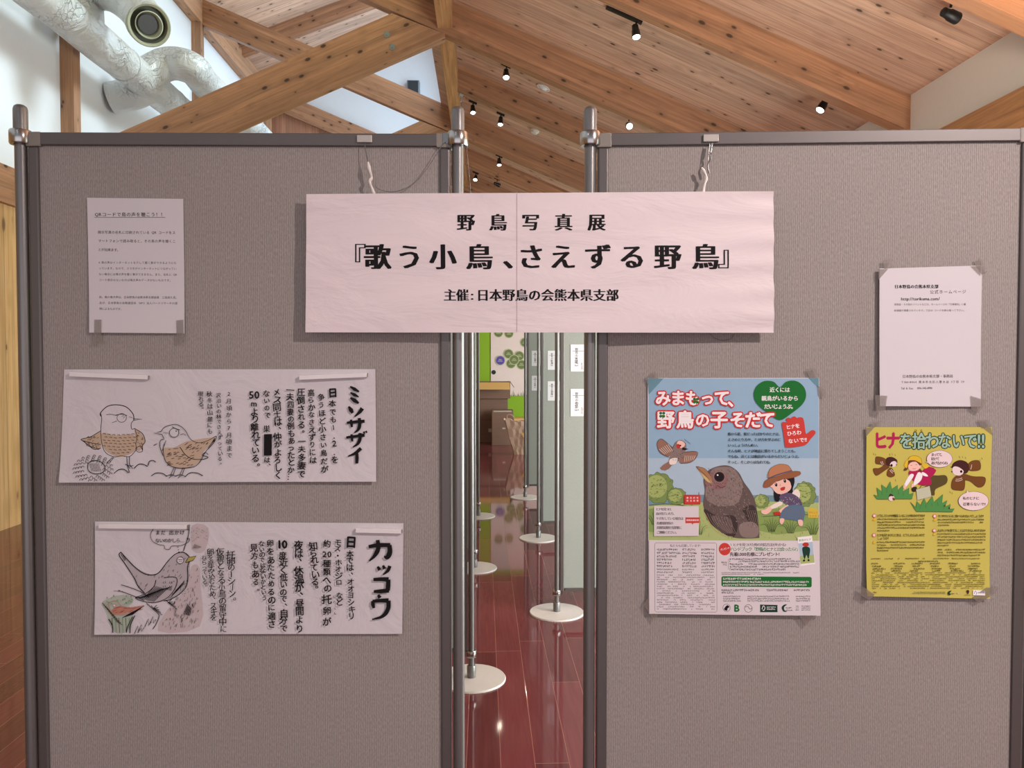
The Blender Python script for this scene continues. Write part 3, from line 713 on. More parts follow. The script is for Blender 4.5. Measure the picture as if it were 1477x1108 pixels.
D([(668, 570), (735, 615), (757, 680), (735, 712), (738, 750)], 1.0); D([(672, 580), (690, 640), (680, 700), (690, 750)], .8)
a.line('black', C([(710, 720), (680, 740), (700, 768), (735, 762), (728, 735)]), .8, None, 4, True)
D([(385, 590), (300, 640), (218, 664), (300, 690), (385, 705)], .9); D([(218, 664), (270, 700), (330, 745), (390, 735)], .9)
for i in range(4): D([(250 + i * 30, 680 + i * 6), (275 + i * 28, 715 + i * 10), (320 + i * 20, 725 + i * 5)], .6)
a.ell('black', *C([(560, 482)])[0], 7.0, 6.6)
INK['sheetwhite'] = M_PAPER2
a.ell('sheetwhite', *C([(560, 482)])[0], 6.3, 5.9); D([(505, 460), (560, 450), (605, 462)], .9); D([(430, 455), (470, 452), (520, 462)], .7); D([(560, 470), (575, 462), (582, 475), (572, 485)], .6)
D([(480, 522), (520, 508)], .6); D([(622, 472), (650, 480)], .5)
for j in range(7):
    for i in range(7):
        x = 402 + i * 40 + (j % 2) * 14; y = 625 + j * 25 + (abs(i - 3) * -3)
        if x < 400 + (j > 4) * (j - 4) * 28 or x > 672 - (j > 4) * (j - 4) * 26: continue
        D([(x, y), (x + 18, y + random.uniform(-3, 5)), (x + 24, y + 4)], .9, (.6, 1.2), 'brown', 1)
for i in range(22): x = random.uniform(265, 375); y = random.uniform(640, 720); D([(x, y), (x + 12, y - 10)], .6, None, 'brown', 1)
for i in range(16): x = random.uniform(680, 735); y = random.uniform(600, 720); D([(x, y), (x + 10, y + 8)], .6, None, 'brown', 1)
D([(490, 810), (450, 850), (440, 858)], .8, sm=1); D([(500, 812), (465, 858)], .8, sm=1)
D([(608, 808), (615, 880), (635, 940)], .8, sm=1); D([(630, 806), (632, 870), (660, 905)], .8, sm=1); D([(595, 870), (640, 885), (665, 880)], .8, sm=1); D([(615, 880), (640, 905)], .7, sm=1)
for r in range(4):                                       # nest of loops
    for i in range(11 + r * 3):
        t = (i + r * .37) / (11 + r * 3) * 2 * math.pi; rx, ry = 92 + r * 22, 66 + r * 15
        x, y = 330 + rx * math.cos(t), 912 + ry * math.sin(t)
        if y > 1010: continue
        D([(x - 11, y + 7), (x - 4, y - 9), (x + 9, y - 7), (x + 12, y + 4)], .6, sm=3)
D([(285, 890), (300, 850), (370, 840), (425, 880), (420, 930), (360, 950), (300, 930)], 1.0, closed=True)
for i in range(7): D([(300 + i * 12, 860), (320 + i * 13, 930)], .5, sm=1)
for q in ([(508, 945), (545, 915), (590, 912), (630, 942)], [(672, 905), (710, 870), (750, 870), (788, 888)], [(790, 880), (800, 845), (830, 838), (852, 852)], [(820, 965), (860, 942), (910, 945), (950, 970)], [(1100, 975), (1140, 942), (1200, 942), (1250, 965)]): D(q, 1.1)
# second bird
a.poly('tan', C([(915, 740), (1000, 730), (1080, 690), (1150, 670), (1350, 650), (1250, 760), (1215, 850), (1120, 895), (1010, 890), (935, 840)]), 4)
D([(890, 600), (930, 555), (1020, 537), (1090, 580), (1140, 660), (1210, 690), (1290, 670), (1355, 635), (1335, 690), (1265, 770), (1215, 860), (1150, 895), (1020, 898), (940, 850), (915, 760), (920, 700)], .8)
D([(890, 596), (833, 608), (900, 620), (918, 655)], .9, sm=1); D([(920, 660), (890, 670), (885, 720), (905, 780), (915, 800)], .9); D([(935, 670), (925, 700), (905, 760)], .7)
a.ell('black', *C([(1003, 606)])[0], 7.0, 6.8); a.ell('sheetwhite', *C([(1003, 606)])[0], 6.2, 6.0); a.ell('black', *C([(1020, 592)])[0], 1.0, 1.0, 0, 10)
D([(985, 555), (1020, 575), (1052, 582)], 1.0); D([(1055, 622), (1080, 615), (1100, 628)], .6); D([(910, 603), (955, 610)], .5)
D([(1052, 725), (1100, 790), (1160, 825), (1240, 828), (1290, 812), (1240, 795)], 1.0); D([(1240, 795), (1265, 770), (1290, 790)], .8)
for i in range(60):
    x = random.uniform(1075, 1310); y = random.uniform(680, 800)
    if y < 690 or y > 690 + (1330 - x) * .55 or y > 730 + (x - 1060) * .5: continue
    D([(x, y), (x + 18, y - 12)], .8, None, 'brown', 1)
for i in range(44):
    x = random.uniform(935, 1200); y = random.uniform(770, 880)
    if y < 700 + (x - 935) * .45: continue
    D([(x, y), (x + 22, y - 5)], .8, None, 'brown', 1)
for i in range(5): D([(1290 + i * 10, 740 - i * 18), (1345, 650 + i * 8)], .7, sm=1)
D([(960, 748), (975, 742)], .6, sm=1); D([(1000, 738), (1040, 735)], .6, sm=1)
for x in (1010, 1085): D([(x, 895), (x - 30, 965)], .8, sm=1); D([(x + 14, 897), (x - 10, 968)], .8, sm=1); D([(x - 60, 965), (x - 20, 955), (x + 20, 970)], .9); D([(x - 40, 985), (x - 15, 958)], .8, sm=1)
D([(835, 712), (862, 698)], .9, sm=1)
# big title, brush strokes
T = cropmap(5.833, 320, 520)
def BR(pts, w, t): a.line('black', T(pts), w, t, 5)
BR([(1082, 218), (1120, 240), (1158, 262)], 4.2, (.5, 1.2, .5)); BR([(1085, 268), (1120, 288), (1155, 306)], 4, (.5, 1.2, .4)); BR([(1085, 312), (1120, 335), (1155, 358)], 4.6, (.5, 1.3, .6))
BR([(1070, 385), (1090, 415), (1105, 440)], 5, (.5, 1.3, .7)); BR([(1185, 400), (1165, 430), (1120, 472)], 5, (1.2, 1, .3))
BR([(1055, 522), (1120, 515), (1205, 508)], 4.2, (.8, 1, 1.1)); BR([(1090, 495), (1094, 530), (1098, 558)], 4, (.8, 1, .7)); BR([(1160, 482), (1163, 540), (1150, 580), (1118, 606)], 4.6, (1, 1.1, .3))
BR([(1050, 645), (1120, 636), (1205, 625)], 4.2, (.8, 1, 1.1)); BR([(1095, 618), (1098, 650), (1102, 678)], 4, (.8, 1, .7)); BR([(1165, 608), (1165, 660), (1145, 700), (1105, 726)], 4.6, (1, 1.1, .3)); BR([(1196, 596), (1205, 612)], 3, (1, .7)); BR([(1215, 590), (1224, 606)], 3, (1, .7))
BR([(1175, 735), (1130, 775), (1065, 803)], 4.6, (1.1, 1, .3)); BR([(1140, 775), (1142, 820), (1140, 862)], 4.6, (.9, 1.1, .9))
def VC(M_, c, text, x0, y0, x1, y1, size, smear=B3, jit=1, first=1.0):
    (p0, q0), (p1, q1) = M_([(x0, y0), (x1, y1)]); a.col(c, text, p0, q0, p1, q1, size, smear, jit, first)
VC(T, 'black', '日', 932, 268, 932, 268, 15, B5); VC(T, 'black', '本でも1.2.を', 935, 360, 958, 830, 11)
VC(T, 'black', '争うほど小さい鳥だが', 838, 305, 868, 912, 10.5); VC(T, 'black', '高らかなさえずりには', 752, 268, 770, 832, 10.5)
VC(T, 'black', '圧倒される。一夫多妻で', 668, 268, 680, 948, 11.5); VC(T, 'black', '一夫四妻の例もあったとか…', 578, 246, 592, 975, 11)
VC(T, 'black', 'メス同士は、仲がよろしく', 466, 262, 478, 958, 12); VC(T, 'black', 'ないので', 375, 278, 388, 455, 9.5); VC(T, 'black', '巣', 382, 572, 382, 572, 10.5, ((0, 0), (.03, 0)))
a.poly('black', T([(358, 618), (424, 616), (424, 796), (358, 797)])); VC(T, 'black', 'は、', 385, 832, 395, 880, 9)
VC(T, 'black', 'mより離れている。', 275, 362, 295, 885, 12.5); a.row('black', '50', *[T([(x, 0)])[0][0] for x in (228, 322)], T([(0, 288)])[0][1], 15, smear=B3); VC(T, 'black', '2月頃から7月頃まで', 62, 282, 66, 795, 8.5, ((0, 0), (.03, 0)))
VC(C, 'black', '沢沿いの林でさえずっている。', 1374, 292, 1392, 868, 7.6, ((0, 0), (.03, 0))); VC(C, 'black', '秋冬は山麓にも', 1300, 280, 1306, 595, 8.2, ((0, 0), (.03, 0))); VC(C, 'black', '現れる。', 1226, 280, 1236, 405, 8.6, ((0, 0), (.03, 0)))
s.put(a, 'ink_drawing')

# --- hand written sheet: cuckoo
s = Sheet('handwritten_sheet', PL, [(138, 752), (582, 754.5), (580.5, 913), (138.5, 914)], M_PAPER2, lambda a, b: .002 + .0016 * math.sin(a * 6 + 2) * b + .006 * b ** 5 * (1.2 - a), 'hand drawn sheet with a grey cuckoo on a tree trunk, lower of two', 'drawing', cuts=([i / 10 for i in range(1, 10)], [i / 5 for i in range(1, 5)]))
a = Art(); C = cropmap(6.154, 125, 740); T = cropmap(5.792, 345, 740)
ink('bark', (197, 182, 183)); ink('plume', (182, 172, 175)); ink('leafwash', (176, 184, 170)); ink('rust', (192, 134, 116)); ink('rustline', (168, 84, 60)); ink('leaf', (96, 140, 92)); ink('beakgold', (170, 158, 84))
a.poly('plume', C([(310, 350), (420, 465), (560, 540), (640, 530), (720, 440), (800, 365), (870, 350), (915, 395), (905, 590), (860, 690), (720, 770), (560, 790), (480, 690), (430, 570)]), 3)
a.poly('bark', C([(930, 470), (1000, 480), (1010, 640), (1010, 1000), (640, 1040), (760, 800), (880, 680)]), 3)
a.poly('bark', C([(935, 110), (1080, 130), (1050, 330), (940, 330)]), 3)
a.poly('leafwash', C([(150, 780), (330, 720), (420, 760), (380, 820), (230, 880), (420, 900), (360, 1050), (250, 1040), (180, 880)]), 3)
a.poly('rust', C([(230, 855), (300, 820), (400, 835), (500, 825), (420, 860), (330, 890), (250, 890)]), 3)
for i in range(130):
    x = random.uniform(440, 900); y = random.uniform(380, 760)
    if y < 545 - max(0, x - 640) * .85 or x < 440 + (y - 560) * .2: continue
    D([(x, y), (x + random.uniform(4, 14), y - random.uniform(8, 22))], .8, None, random.choice(('pencil', 'plume', 'pencil')), 1)
for i in range(30): x = random.uniform(240, 480); y = random.uniform(835, 880); D([(x, y), (x + 30, y - 10)], .7, None, 'rustline' if i % 2 else 'rust', 1)
D([(310, 342), (420, 462), (510, 530), (590, 545), (650, 520), (720, 430), (790, 362), (860, 345), (915, 385)], 1.2)
D([(310, 342), (297, 372), (350, 450), (430, 575), (460, 640), (520, 705)], 1.2); D([(310, 360), (345, 420)], .7); D([(320, 350), (355, 415)], .7)
a.poly('beakgold', C([(880, 435), (905, 390), (975, 378), (945, 415)])); D([(880, 435), (905, 392), (975, 378), (945, 418), (885, 437)], .8, sm=1)
D([(912, 430), (898, 480), (900, 580), (880, 660), (820, 720), (740, 765), (690, 775)], 1.1)
a.ell('black', *C([(834, 416)])[0], 5.2, 5.2); a.ell('sheetwhite', *C([(834, 416)])[0], 4.5, 4.5); D([(815, 410), (855, 412)], .7, sm=1); D([(820, 425), (850, 427)], .5, sm=1)
D([(690, 570), (760, 562), (805, 580), (795, 650), (750, 720), (690, 765), (600, 790), (500, 775), (440, 745), (520, 715), (600, 650), (620, 590)], .9)
for i in range(12): D([(445 + i * 14, 748 + i * 3), (540 + i * 18, 720 - i * 6), (610 + i * 13, 640 + i * 4)], .8)
for i in range(14): D([(745 + i * 9, 750 - i * 9), (790 + i * 6, 690 - i * 7), (815 + i * 4, 660 - i * 4)], .6, sm=1)
for x in (690, 745): 
    for y in (605, 640): D([(x, y), (x - 6, y + 8), (x + 2, y + 16)], .5); D([(x + 18, y - 3), (x + 12, y + 6), (x + 20, y + 14)], .5)
for x, y in ((730, 790), (600, 840)):
    for q in range(5): D([(x, y), (x + 30 + q * 12, y - 30 + q * 22)], .8, sm=1)
    D([(x - 20, y - 25), (x + 5, y + 5)], .9, sm=1)
D([(915, 100), (905, 200), (862, 335)], 1.0); D([(880, 140), (915, 150)], .8, sm=1)
D([(595, 140), (572, 190), (590, 245), (640, 275), (690, 285), (700, 315), (740, 318), (760, 290), (840, 285), (905, 255), (915, 225), (890, 220)], .7)
D([(890, 235), (915, 235), (905, 255)], .6)
for x, y in ((815, 300), (818, 322), (822, 342)): a.ell('black', *C([(x, y)])[0], .7, .7, 0, 8)
p = C([(612, 170), (875, 168), (615, 240), (870, 234)]); a.row('black', 'まだ 出かけ', p[0][0], p[1][0], p[0][1], 7, smear=B2); a.row('black', 'ないのかしら…', p[2][0], p[3][0], p[2][1], 6.6, smear=B2)
D([(540, 795), (600, 850), (650, 900), (630, 970), (600, 1020)], 1.0); D([(315, 630), (420, 665), (500, 700), (560, 740)], .9); D([(290, 680), (400, 720), (520, 770)], .9); D([(250, 685), (330, 690)], .5)
D([(200, 800), (240, 775), (280, 778), (320, 820), (400, 832), (520, 815), (440, 855), (330, 895), (240, 880), (215, 840), (200, 800)], .8, None, 'rust'); a.ell('rust', *C([(258, 812)])[0], 2.4, 2.2, 0, 14); a.ell('sheetwhite', *C([(258, 812)])[0], 1.7, 1.5, 0, 14)
for i in range(10): D([(150 + i * 14, 790 + i * 18), (190 + i * 16, 830 + i * 17)], .8, None, 'brown' if i % 2 else 'black', 1)
for i in range(10): D([(330 + i * 10, 920 - i * 3), (400 + i * 13, 880 - i * 7)], .7, None, 'black', 1)
for i in range(6): D([(240 + i * 30, 920), (250 + i * 30, 1050)], .7, None, 'leaf' if i % 2 else 'black', 1)
D([(210, 930), (245, 990), (250, 1050)], 1.3); D([(440, 900), (405, 980), (400, 1055)], 1.2); D([(420, 910), (380, 1000), (370, 1050)], 1.0)
for x, y in ((560, 980), (600, 960), (470, 1040), (500, 1030)): D([(x - 30, y + 20), (x, y - 50), (x + 5, y + 10), (x + 25, y - 25)], .9, sm=1)
for i in range(170):
    x = random.uniform(660, 1000); y = random.uniform(500, 1030)
    if x + (y - 560) * .5 < 900: continue
    D([(x, y), (x + random.uniform(-4, 10), y - random.uniform(10, 34))], .6, None, random.choice(('brown', 'black', 'pencil', 'pencil')), 1)
for i in range(7): D([(870 + i * 9, 890 + i * 2), (905 + i * 5, 800 + i * 6)], .8, sm=1)
for i in range(9): D([(950 + i * 8, 310 - i), (965 + i * 7, 270 + i * 3)], .7, None, 'pencil', 1)
for i in range(40): x = random.uniform(930, 1090); y = random.uniform(120, 250); D([(x, y), (x + 5, y + 8)], .5, None, 'pencil', 1)
for i in range(16): x = random.uniform(180, 420); y = random.uniform(730, 810); D([(x, y), (x + 6, y - 14), (x + 12, y)], .6, None, 'leaf')
def BR(pts, w, t): a.line('black', T(pts), w, t, 5)
BR([(1085, 275), (1170, 262), (1265, 262)], 6, (.8, 1, 1)); BR([(1258, 262), (1262, 320), (1240, 365), (1215, 355)], 6.4, (1, 1.2, .4)); BR([(1160, 220), (1165, 290), (1135, 350), (1090, 395)], 6, (.9, 1.1, .3))
BR([(1160, 440), (1178, 470)], 4.6, (.7, 1.1)); BR([(1205, 430), (1218, 460)], 4.6, (.7, 1.1)); BR([(1262, 435), (1245, 475), (1205, 508)], 4.6, (1.1, 1, .3))
BR([(1125, 548), (1190, 545), (1252, 548)], 5.6, (.8, 1, 1.2)); BR([(1250, 548), (1248, 600), (1245, 640)], 6, (1, 1.1, 1)); BR([(1128, 648), (1190, 645), (1255, 640)], 5.6, (.7, 1.1, 1))
BR([(1165, 675), (1180, 700)], 5, (.7, 1.1)); BR([(1118, 725), (1122, 755), (1130, 785)], 5, (.8, 1.1, .7)); BR([(1118, 728), (1190, 722), (1252, 722)], 5.4, (.8, 1, 1.2)); BR([(1252, 722), (1248, 790), (1205, 850), (1115, 878)], 5.6, (1.1, 1.1, .3))
VC(T, 'black', '日', 935, 240, 935, 240, 17, B5); VC(T, 'black', '本では、オオヨシキリ', 926, 335, 945, 850, 11.5); VC(T, 'black', 'モズ・ホオジロ　など', 826, 238, 842, 738, 10.5)
VC(T, 'black', '約', 735, 250, 735, 250, 12); VC(T, 'black', '種類への', 736, 415, 740, 620, 11.5); a.row('black', '20', *[T([(x, 0)])[0][0] for x in (696, 778)], T([(0, 338)])[0][1], 12, smear=B3); VC(T, 'black', '托卵が', 738, 712, 742, 895, 13.5); VC(T, 'black', 'たく', 795, 692, 797, 735, 4.5, B2); VC(T, 'black', 'らん', 802, 790, 804, 830, 4.5, B2)
VC(T, 'black', '知られている。', 622, 268, 645, 625, 12); VC(T, 'black', '夜は、休温が、昼間より', 498, 268, 512, 950, 14); VC(T, 'black', '度近く低いので、自分で', 370, 350, 380, 948, 12); a.row('black', '10', *[T([(x, 0)])[0][0] for x in (328, 415)], T([(0, 255)])[0][1], 16, smear=B5)
VC(T, 'black', '卵をあたためるのに適さ', 265, 250, 278, 918, 11.5); VC(T, 'black', 'ないのではないかという', 190, 252, 214, 700, 8.8); VC(T, 'black', '見方もある。', 130, 282, 150, 645, 11)
VC(C, 'black', '托卵の1シーン。', 1285, 362, 1302, 765, 13, B2); VC(C, 'black', '仮親となる小鳥の留守中に', 1190, 338, 1222, 1018, 11.5, B2); VC(C, 'black', '卵を産み込むため、スキを', 1102, 338, 1138, 918, 10.5, B2); VC(C, 'black', 'ねらっている。', 1046, 388, 1062, 645, 8.4, B2)
s.put(a, 'ink_drawing')

# --- white holder bars over the drawings
for (x0, y0, x1, y1), lb in (((103.5, 540, 216.5, 544.5), 'thin white bar at the top of the sulking birds sheet, above the birds'), ((433, 545, 530.5, 541), 'thin white bar at the top of the sulking birds sheet, above the writing'),
                            ((145.5, 758, 272.5, 759), 'thin white bar at the top of the cuckoo sheet, above the cuckoo'), ((514, 764, 580, 765.5), 'thin white bar at the top of the cuckoo sheet, above the title')):
    (u0, v0), (u1, v1) = PL.uv(x0, y0), PL.uv(x1, y1); L = math.hypot(u1 - u0, v1 - v0); an = math.atan2(v1 - v0, u1 - u0)
    M = PL.M @ Matrix.Translation((u0, v0, .0045)) @ Matrix.Rotation(an, 4, 'Z')
    o = link('holder_bar', BX(0, L, -.0048, .0048, 0, .007), flat('white_bar', (.78, .74, .74), .4), None, M, False, .0012); tag(o, lb, 'holder bar', 'white holder bars')
    c = link('end_cap', BX(L, L + .0012, -.0042, .0042, .0006, .0064), flat('bar_end', (.25, .22, .21), .6), o)

# --- banner
PB = Plane(W(441, 523, 1.637), W(1116, 523, 1.622))
def wav(a, b):
    e = (max(0, (a - .72) / .28)) ** 2
    return .002 * math.sin(a * 11 + b * 2) * b + e * .0022 * math.sin(b * 34 + a * 3) + .0016 * math.sin(b * 15 + a * 9) * (.4 + .6 * math.sin(a * 5) ** 2)
s = Sheet('paper_banner', PB, [(442, 280), (1116, 276), (1116.5, 480), (441, 479.5)], M_BANNER, wav, 'long pale paper banner with large black title hung across both boards', 'banner', .004, (90, 48), ([.5], [.5]), None, True)
a = Art()
def big(text, pos, y, size, c='black', sm=MINCHO):
    a.up()
    for q, x in zip(text, pos): a.ch(c, q, x, y, size, -.25, sm)
big('野鳥写真展', (673.4, 720, 767, 814.4, 862), 320.5, 26)
big('『', (509,), 370.5, 40, 'black', ((0, 0), (.02, 0))); big('』', (1055,), 368, 40, 'black', ((0, 0), (.02, 0)))
big('歌う小鳥、さえずる野鳥', (545.4, 592, 640, 693, 746, 767.7, 813, 864, 913, 964, 1018.6), 370, 39)
t3 = '主催:日本野鳥の会熊本県支部'
big(t3, [650.4, 668.5, 682.5] + [698 + i * 18.67 for i in range(11)], 425.5, 18.5, 'black', ((-.04, 0), (0, 0), (.04, 0)))
s.put(a, 'title_lettering', .0004)
a = Art(); ink('seam', (176, 150, 156)); a.line('seam', [(747, 279 + i * 4) for i in range(51)], .6, smooth=1); s.put(a, 'paper_seam', .0005)

# --- hangers holding the banner
def hanger(p, bx, by, wire, hook, label):
    c = p.uv(bx, by); e = empty('banner_hanger', M=p.M @ Matrix.Translation((c[0], c[1], 0))); tag(e, label, 'hanger', 'hangers of the banner')
    L = lambda x, y, w_: (lambda q: Vector((q[0] - c[0], q[1] - c[1], w_)))(p.uv(x, y, w_))
    link('hook_bracket', box(BX(-.016, .016, -.008, .0075, .007, .012), -.016, .016, .0045, .0075, -.02, .007), M_CHROME if False else flat('bracket_pale', (.50, .46, .42), .35, .3), e, None, False, .001)
    link('wire', tube([L(x, y, w_) for x, y, w_ in wire], .0010, 6), M_POLE, e, None, True)
    link('cord_clip', tube([L(x, y, w_) for x, y, w_ in hook], lambda t: .0022 + .0014 * math.sin(t * 9) ** 2, 8), flat('white_cord', (.80, .74, .70), .6), e, None, True)
    return e
hanger(PL, 527, 202, [(526, 207, .013), (528, 220, .016), (531, 236, .018)], [(531, 234, .018), (533, 244, .02), (536, 256, .019), (533.5, 262, .019), (538, 275, .021), (543, 290, .026)], 'hanger with a white cord holding the drawings board end of the banner')
e = hanger(PR, 1024, 201, [(1024, 206, .013), (1022, 225, .015), (1021, 246, .016)], [(1012, 242, .018), (1016, 248, .019), (1019, 257, .018), (1016, 268, .02), (1013, 287, .026)], 'hanger with a white cord holding the coloured posters board end of the banner')
c = PR.uv(1024, 201); L = lambda x, y, w_: (lambda q: Vector((q[0] - c[0], q[1] - c[1], w_)))(PR.uv(x, y, w_))
link('metal_rod', tube([L(1027, 207, .014), L(1025, 221, .015)], .0028, 10, smooth=1), M_CHROME, e, None, True)
link('hook_link', tube([L(1023, 222, .015), L(1025, 230, .015), L(1021, 238, .016), L(1023, 250, .016)], .0019, 8), M_POLE, e, None, True)
def wire(p, pts, label, r=.0008):
    c = p.uv(*pts[0][:2]); o = link('loose_wire', tube([(lambda q: (q[0] - c[0], q[1] - c[1], w_))(p.uv(x, y, w_)) for x, y, w_ in pts], r, 6), M_POLE, None, p.M @ Matrix.Translation((c[0], c[1], 0)), True); tag(o, label, 'wire')
wire(PL, [(643, 204, .012), (636, 212, .012), (618, 240, .01), (600, 262, .012), (582, 273, .014), (562, 277, .016), (545, 272, .018), (541, 266, .019)], 'thin curved wire drooping from the post ring to the banner cord', .0007)
wire(PL, [(673, 207, -.004), (675, 235, -.004), (678, 262, -.002), (679, 286, .0)], 'thin straight wire hanging down behind the banner beside the gap post', .0007)
wire(PR, [(1020, 476, .004), (1030, 487, .004), (1044, 491, .004), (1056, 487, .004), (1062, 476, .004)], 'thin dark wire loop showing below the banner on the posters board', .0005)

# --- printed sheet on the posters board
s = Sheet('printed_notice', PR, [(1266.5, 388), (1416, 383), (1412.5, 586.5), (1266, 585.5)], M_PAPER, lambda a, b: .0015 + .006 * (1 - a) ** 2 + .004 * b ** 4 + .001 * math.sin(a * 20) * b, 'white notice with a web address in bold, above the yellow leaflet', 'notice', cuts=([i / 6 for i in range(1, 6)], [i / 5 for i in range(1, 5)]))
a = Art()
for t, x0, x1, y, z, c, sm in (('日本野鳥の会熊本県支部', 1288.5, 1353, 413.8, 5.8, 'black', MINCHO), ('公式ホームページ', 1340, 1393.5, 421.2, 6.0, 'black', ((0, 0),)), ('http://torikuma.com/', 1298, 1355, 431.3, 6.2, 'black', B3),
        ('探鳥会・その他のイベントなどは、ホームページの「行事案内」に最', 1288, 1393, 439.3, 3.4, 'grey', ((0, 0),)), ('新情報が掲載されています。下記の コードを読み取って下さい。', 1288, 1393, 448, 3.4, 'grey', ((0, 0),)),
        ('日本野鳥の会熊本県支部・事務局', 1299.5, 1373.5, 542.8, 5.0, 'grey', B2), ('〒861-8064 熊本市北区八景水谷 3丁目 29', 1297, 1390, 551, 4.0, 'grey', B2), ('Tel & Fax   096-345-8910', 1297, 1343, 560, 4.2, 'grey', B2)):
    a.row(c, t, x0, x1, y, z, y - .5, smear=sm)
s.put(a, 'printing')
s.tape([[(1267, 388), (1281, 388), (1267, 404)], [(1274, 375), (1288, 374), (1286, 386), (1276, 388)], [(1400, 384), (1415, 384), (1414, 398)], [(1404, 377), (1416, 373), (1424, 392), (1416, 396)], [(1262, 570), (1280, 571), (1276, 597), (1264, 594)], [(1400, 571), (1424, 578), (1412, 596), (1401, 590)]])
# ================================================================== coloured posters
M_GLOSS = paper('coated_paper', (.74, .67, .69), .12, 6); INK['paper'] = M_GLOSS
for n_, c_ in (('sky', (150, 182, 206)), ('skypale', (176, 198, 214)), ('hill', (120, 150, 160)), ('field', (176, 190, 122)), ('field2', (140, 164, 92)), ('tree', (126, 148, 84)), ('tree2', (168, 184, 110)), ('treeline', (66, 84, 50)), ('bird', (104, 88, 84)), ('bird2', (140, 122, 116)),
              ('bird3', (66, 54, 52)), ('fuzz', (172, 152, 146)), ('eyepatch', (146, 104, 104)), ('beak', (170, 124, 90)), ('beakin', (204, 178, 120)), ('hat', (190, 128, 92)), ('hatrim', (150, 96, 66)), ('skin', (244, 196, 180)), ('hair', (30, 24, 30)), ('dress', (96, 82, 110)), ('skirt', (92, 118, 142)), ('shirt', (240, 226, 214)), ('redroof', (190, 56, 44)),
              ('yellow', (214, 186, 70)), ('wing', (150, 112, 96)), ('lens', (60, 26, 28)), ('fsc', (30, 62, 50)), ('redhand', (206, 66, 58)), ('pinkline', (214, 150, 150)), ('crease', (120, 130, 140))): ink(n_, c_)
def foldlift(a, b):
    fx, fy = abs(a - .5), abs(b - .505)
    return .0035 - .004 * min(fx, .25) + .0022 * min(fy, .3) + .005 * b ** 5 * (.6 + .4 * math.sin(a * 9)) + .002 * a * b
s = Sheet('wild_bird_poster', PR, [(934, 545.5), (1180.5, 545), (1181, 887), (935, 884)], M_GLOSS, foldlift, 'large coloured poster with a big grey fledgling and a girl in a hat', 'poster', .0012, (28, 34), ([.25, .5, .75], [.17, .34, .505, .67, .84]))
a = Art(); A = cropmap(5.47, 925, 530); B = cropmap(5.47, 925, 700)
def P1(c, pts, sm=4): a.poly(c, A(pts), sm)
def P2(c, pts, sm=4): a.poly(c, B(pts), sm)
def L1(c, pts, w=.6, t=None, sm=5, cl=False): a.line(c, A(pts), w, t, sm, cl)
def L2(c, pts, w=.6, t=None, sm=5, cl=False): a.line(c, B(pts), w, t, sm, cl)
def TX(M_, c, t, x0, x1, y, size, sm=((0, 0),), dy=0):
    (p, q), (p1, q1) = M_([(x0, y), (x1, y + dy)]); a.row(c, t, p, p1, q, size, q1, sm)
a.poly('sky', [(934.6, 546), (1180, 545.6), (1180.4, 780), (935.2, 780)]); a.poly('skypale', [(935, 660), (1180, 660), (1180.3, 724), (935.1, 724)]); a.poly('hill', [(935, 712), (1180, 714), (1180.3, 735), (935, 735)])
a.poly('field', [(935.3, 728), (1000, 724), (1080, 722), (1180.4, 724), (1180.4, 779), (935.3, 779)])
a.poly('field2', [(935.3, 733), (990, 728), (1000, 752), (980, 770), (935.4, 766)]); a.poly('field2', [(1090, 736), (1140, 730), (1180, 742), (1180, 762), (1120, 770), (1085, 762)])
# trees
def tree(x, y, rx, ry, n):
    pts = []
    for i in range(26):
        t = i / 26 * 2 * math.pi; k_ = 1 + .07 * math.sin(i * 2.7); pts.append((x + rx * k_ * math.cos(t), y + ry * k_ * math.sin(t)))
    a.poly('tree', pts, 2); a.line('treeline', pts, .5, None, 3, True)
    a.ell('tree2', x - rx * .15, y - ry * .1, rx * .7, ry * .75)
    a.up()
    for i in range(n):
        t = random.uniform(0, 6.28); r = random.uniform(.1, .9); xx, yy = x + rx * r * math.cos(t), y + ry * r * math.sin(t)
        a.line('treeline' if i % 3 else 'tree', [(xx - 1.6, yy), (xx - .5, yy - 1.2), (xx + .8, yy - .2)], .45, None, 3, lay=False)
def clip(x0, y0, x1, y1):     # keep artwork inside the sheet
    a.v = [(min(max(x, x0), x1), min(max(y, y0), y1), l) for x, y, l in a.v]
tree(950, 703, 22, 22, 70); tree(976, 715, 14, 12, 40); tree(1160, 712, 16, 18, 60); tree(1098, 722, 11, 10, 30)
clip(935.4, 546, 1180, 884)
a.line('treeline', [(936, 728), (960, 726), (986, 728)], 1.0); a.line('treeline', [(1100, 744), (1150, 741), (1180, 743)], .8)
a.up()
for i in range(170):
    x = random.uniform(937, 1178); y = random.uniform(732, 776); h_ = random.uniform(2, 5)
    a.line('tree' if i % 3 else 'treeline', [(x, y), (x + random.uniform(-1.2, 1.2), y - h_)], .5, (1, .3), 1, lay=False)
for gx, gy, n_ in ((1113, 766, 16), (1140, 768, 14), (1172, 770, 12), (945, 756, 12), (1008, 770, 8)):
    for i in range(n_):
        d = (i / (n_ - 1) - .5) * 2; a.line('field2' if i % 2 else 'treeline', [(gx + d * 4, gy), (gx + d * 9, gy - 12 + abs(d) * 2), (gx + d * 18, gy - 22 + abs(d) * 12)], 1.0, (1.2, .2), 4, lay=False)
clip(935.4, 546, 1180, 884)
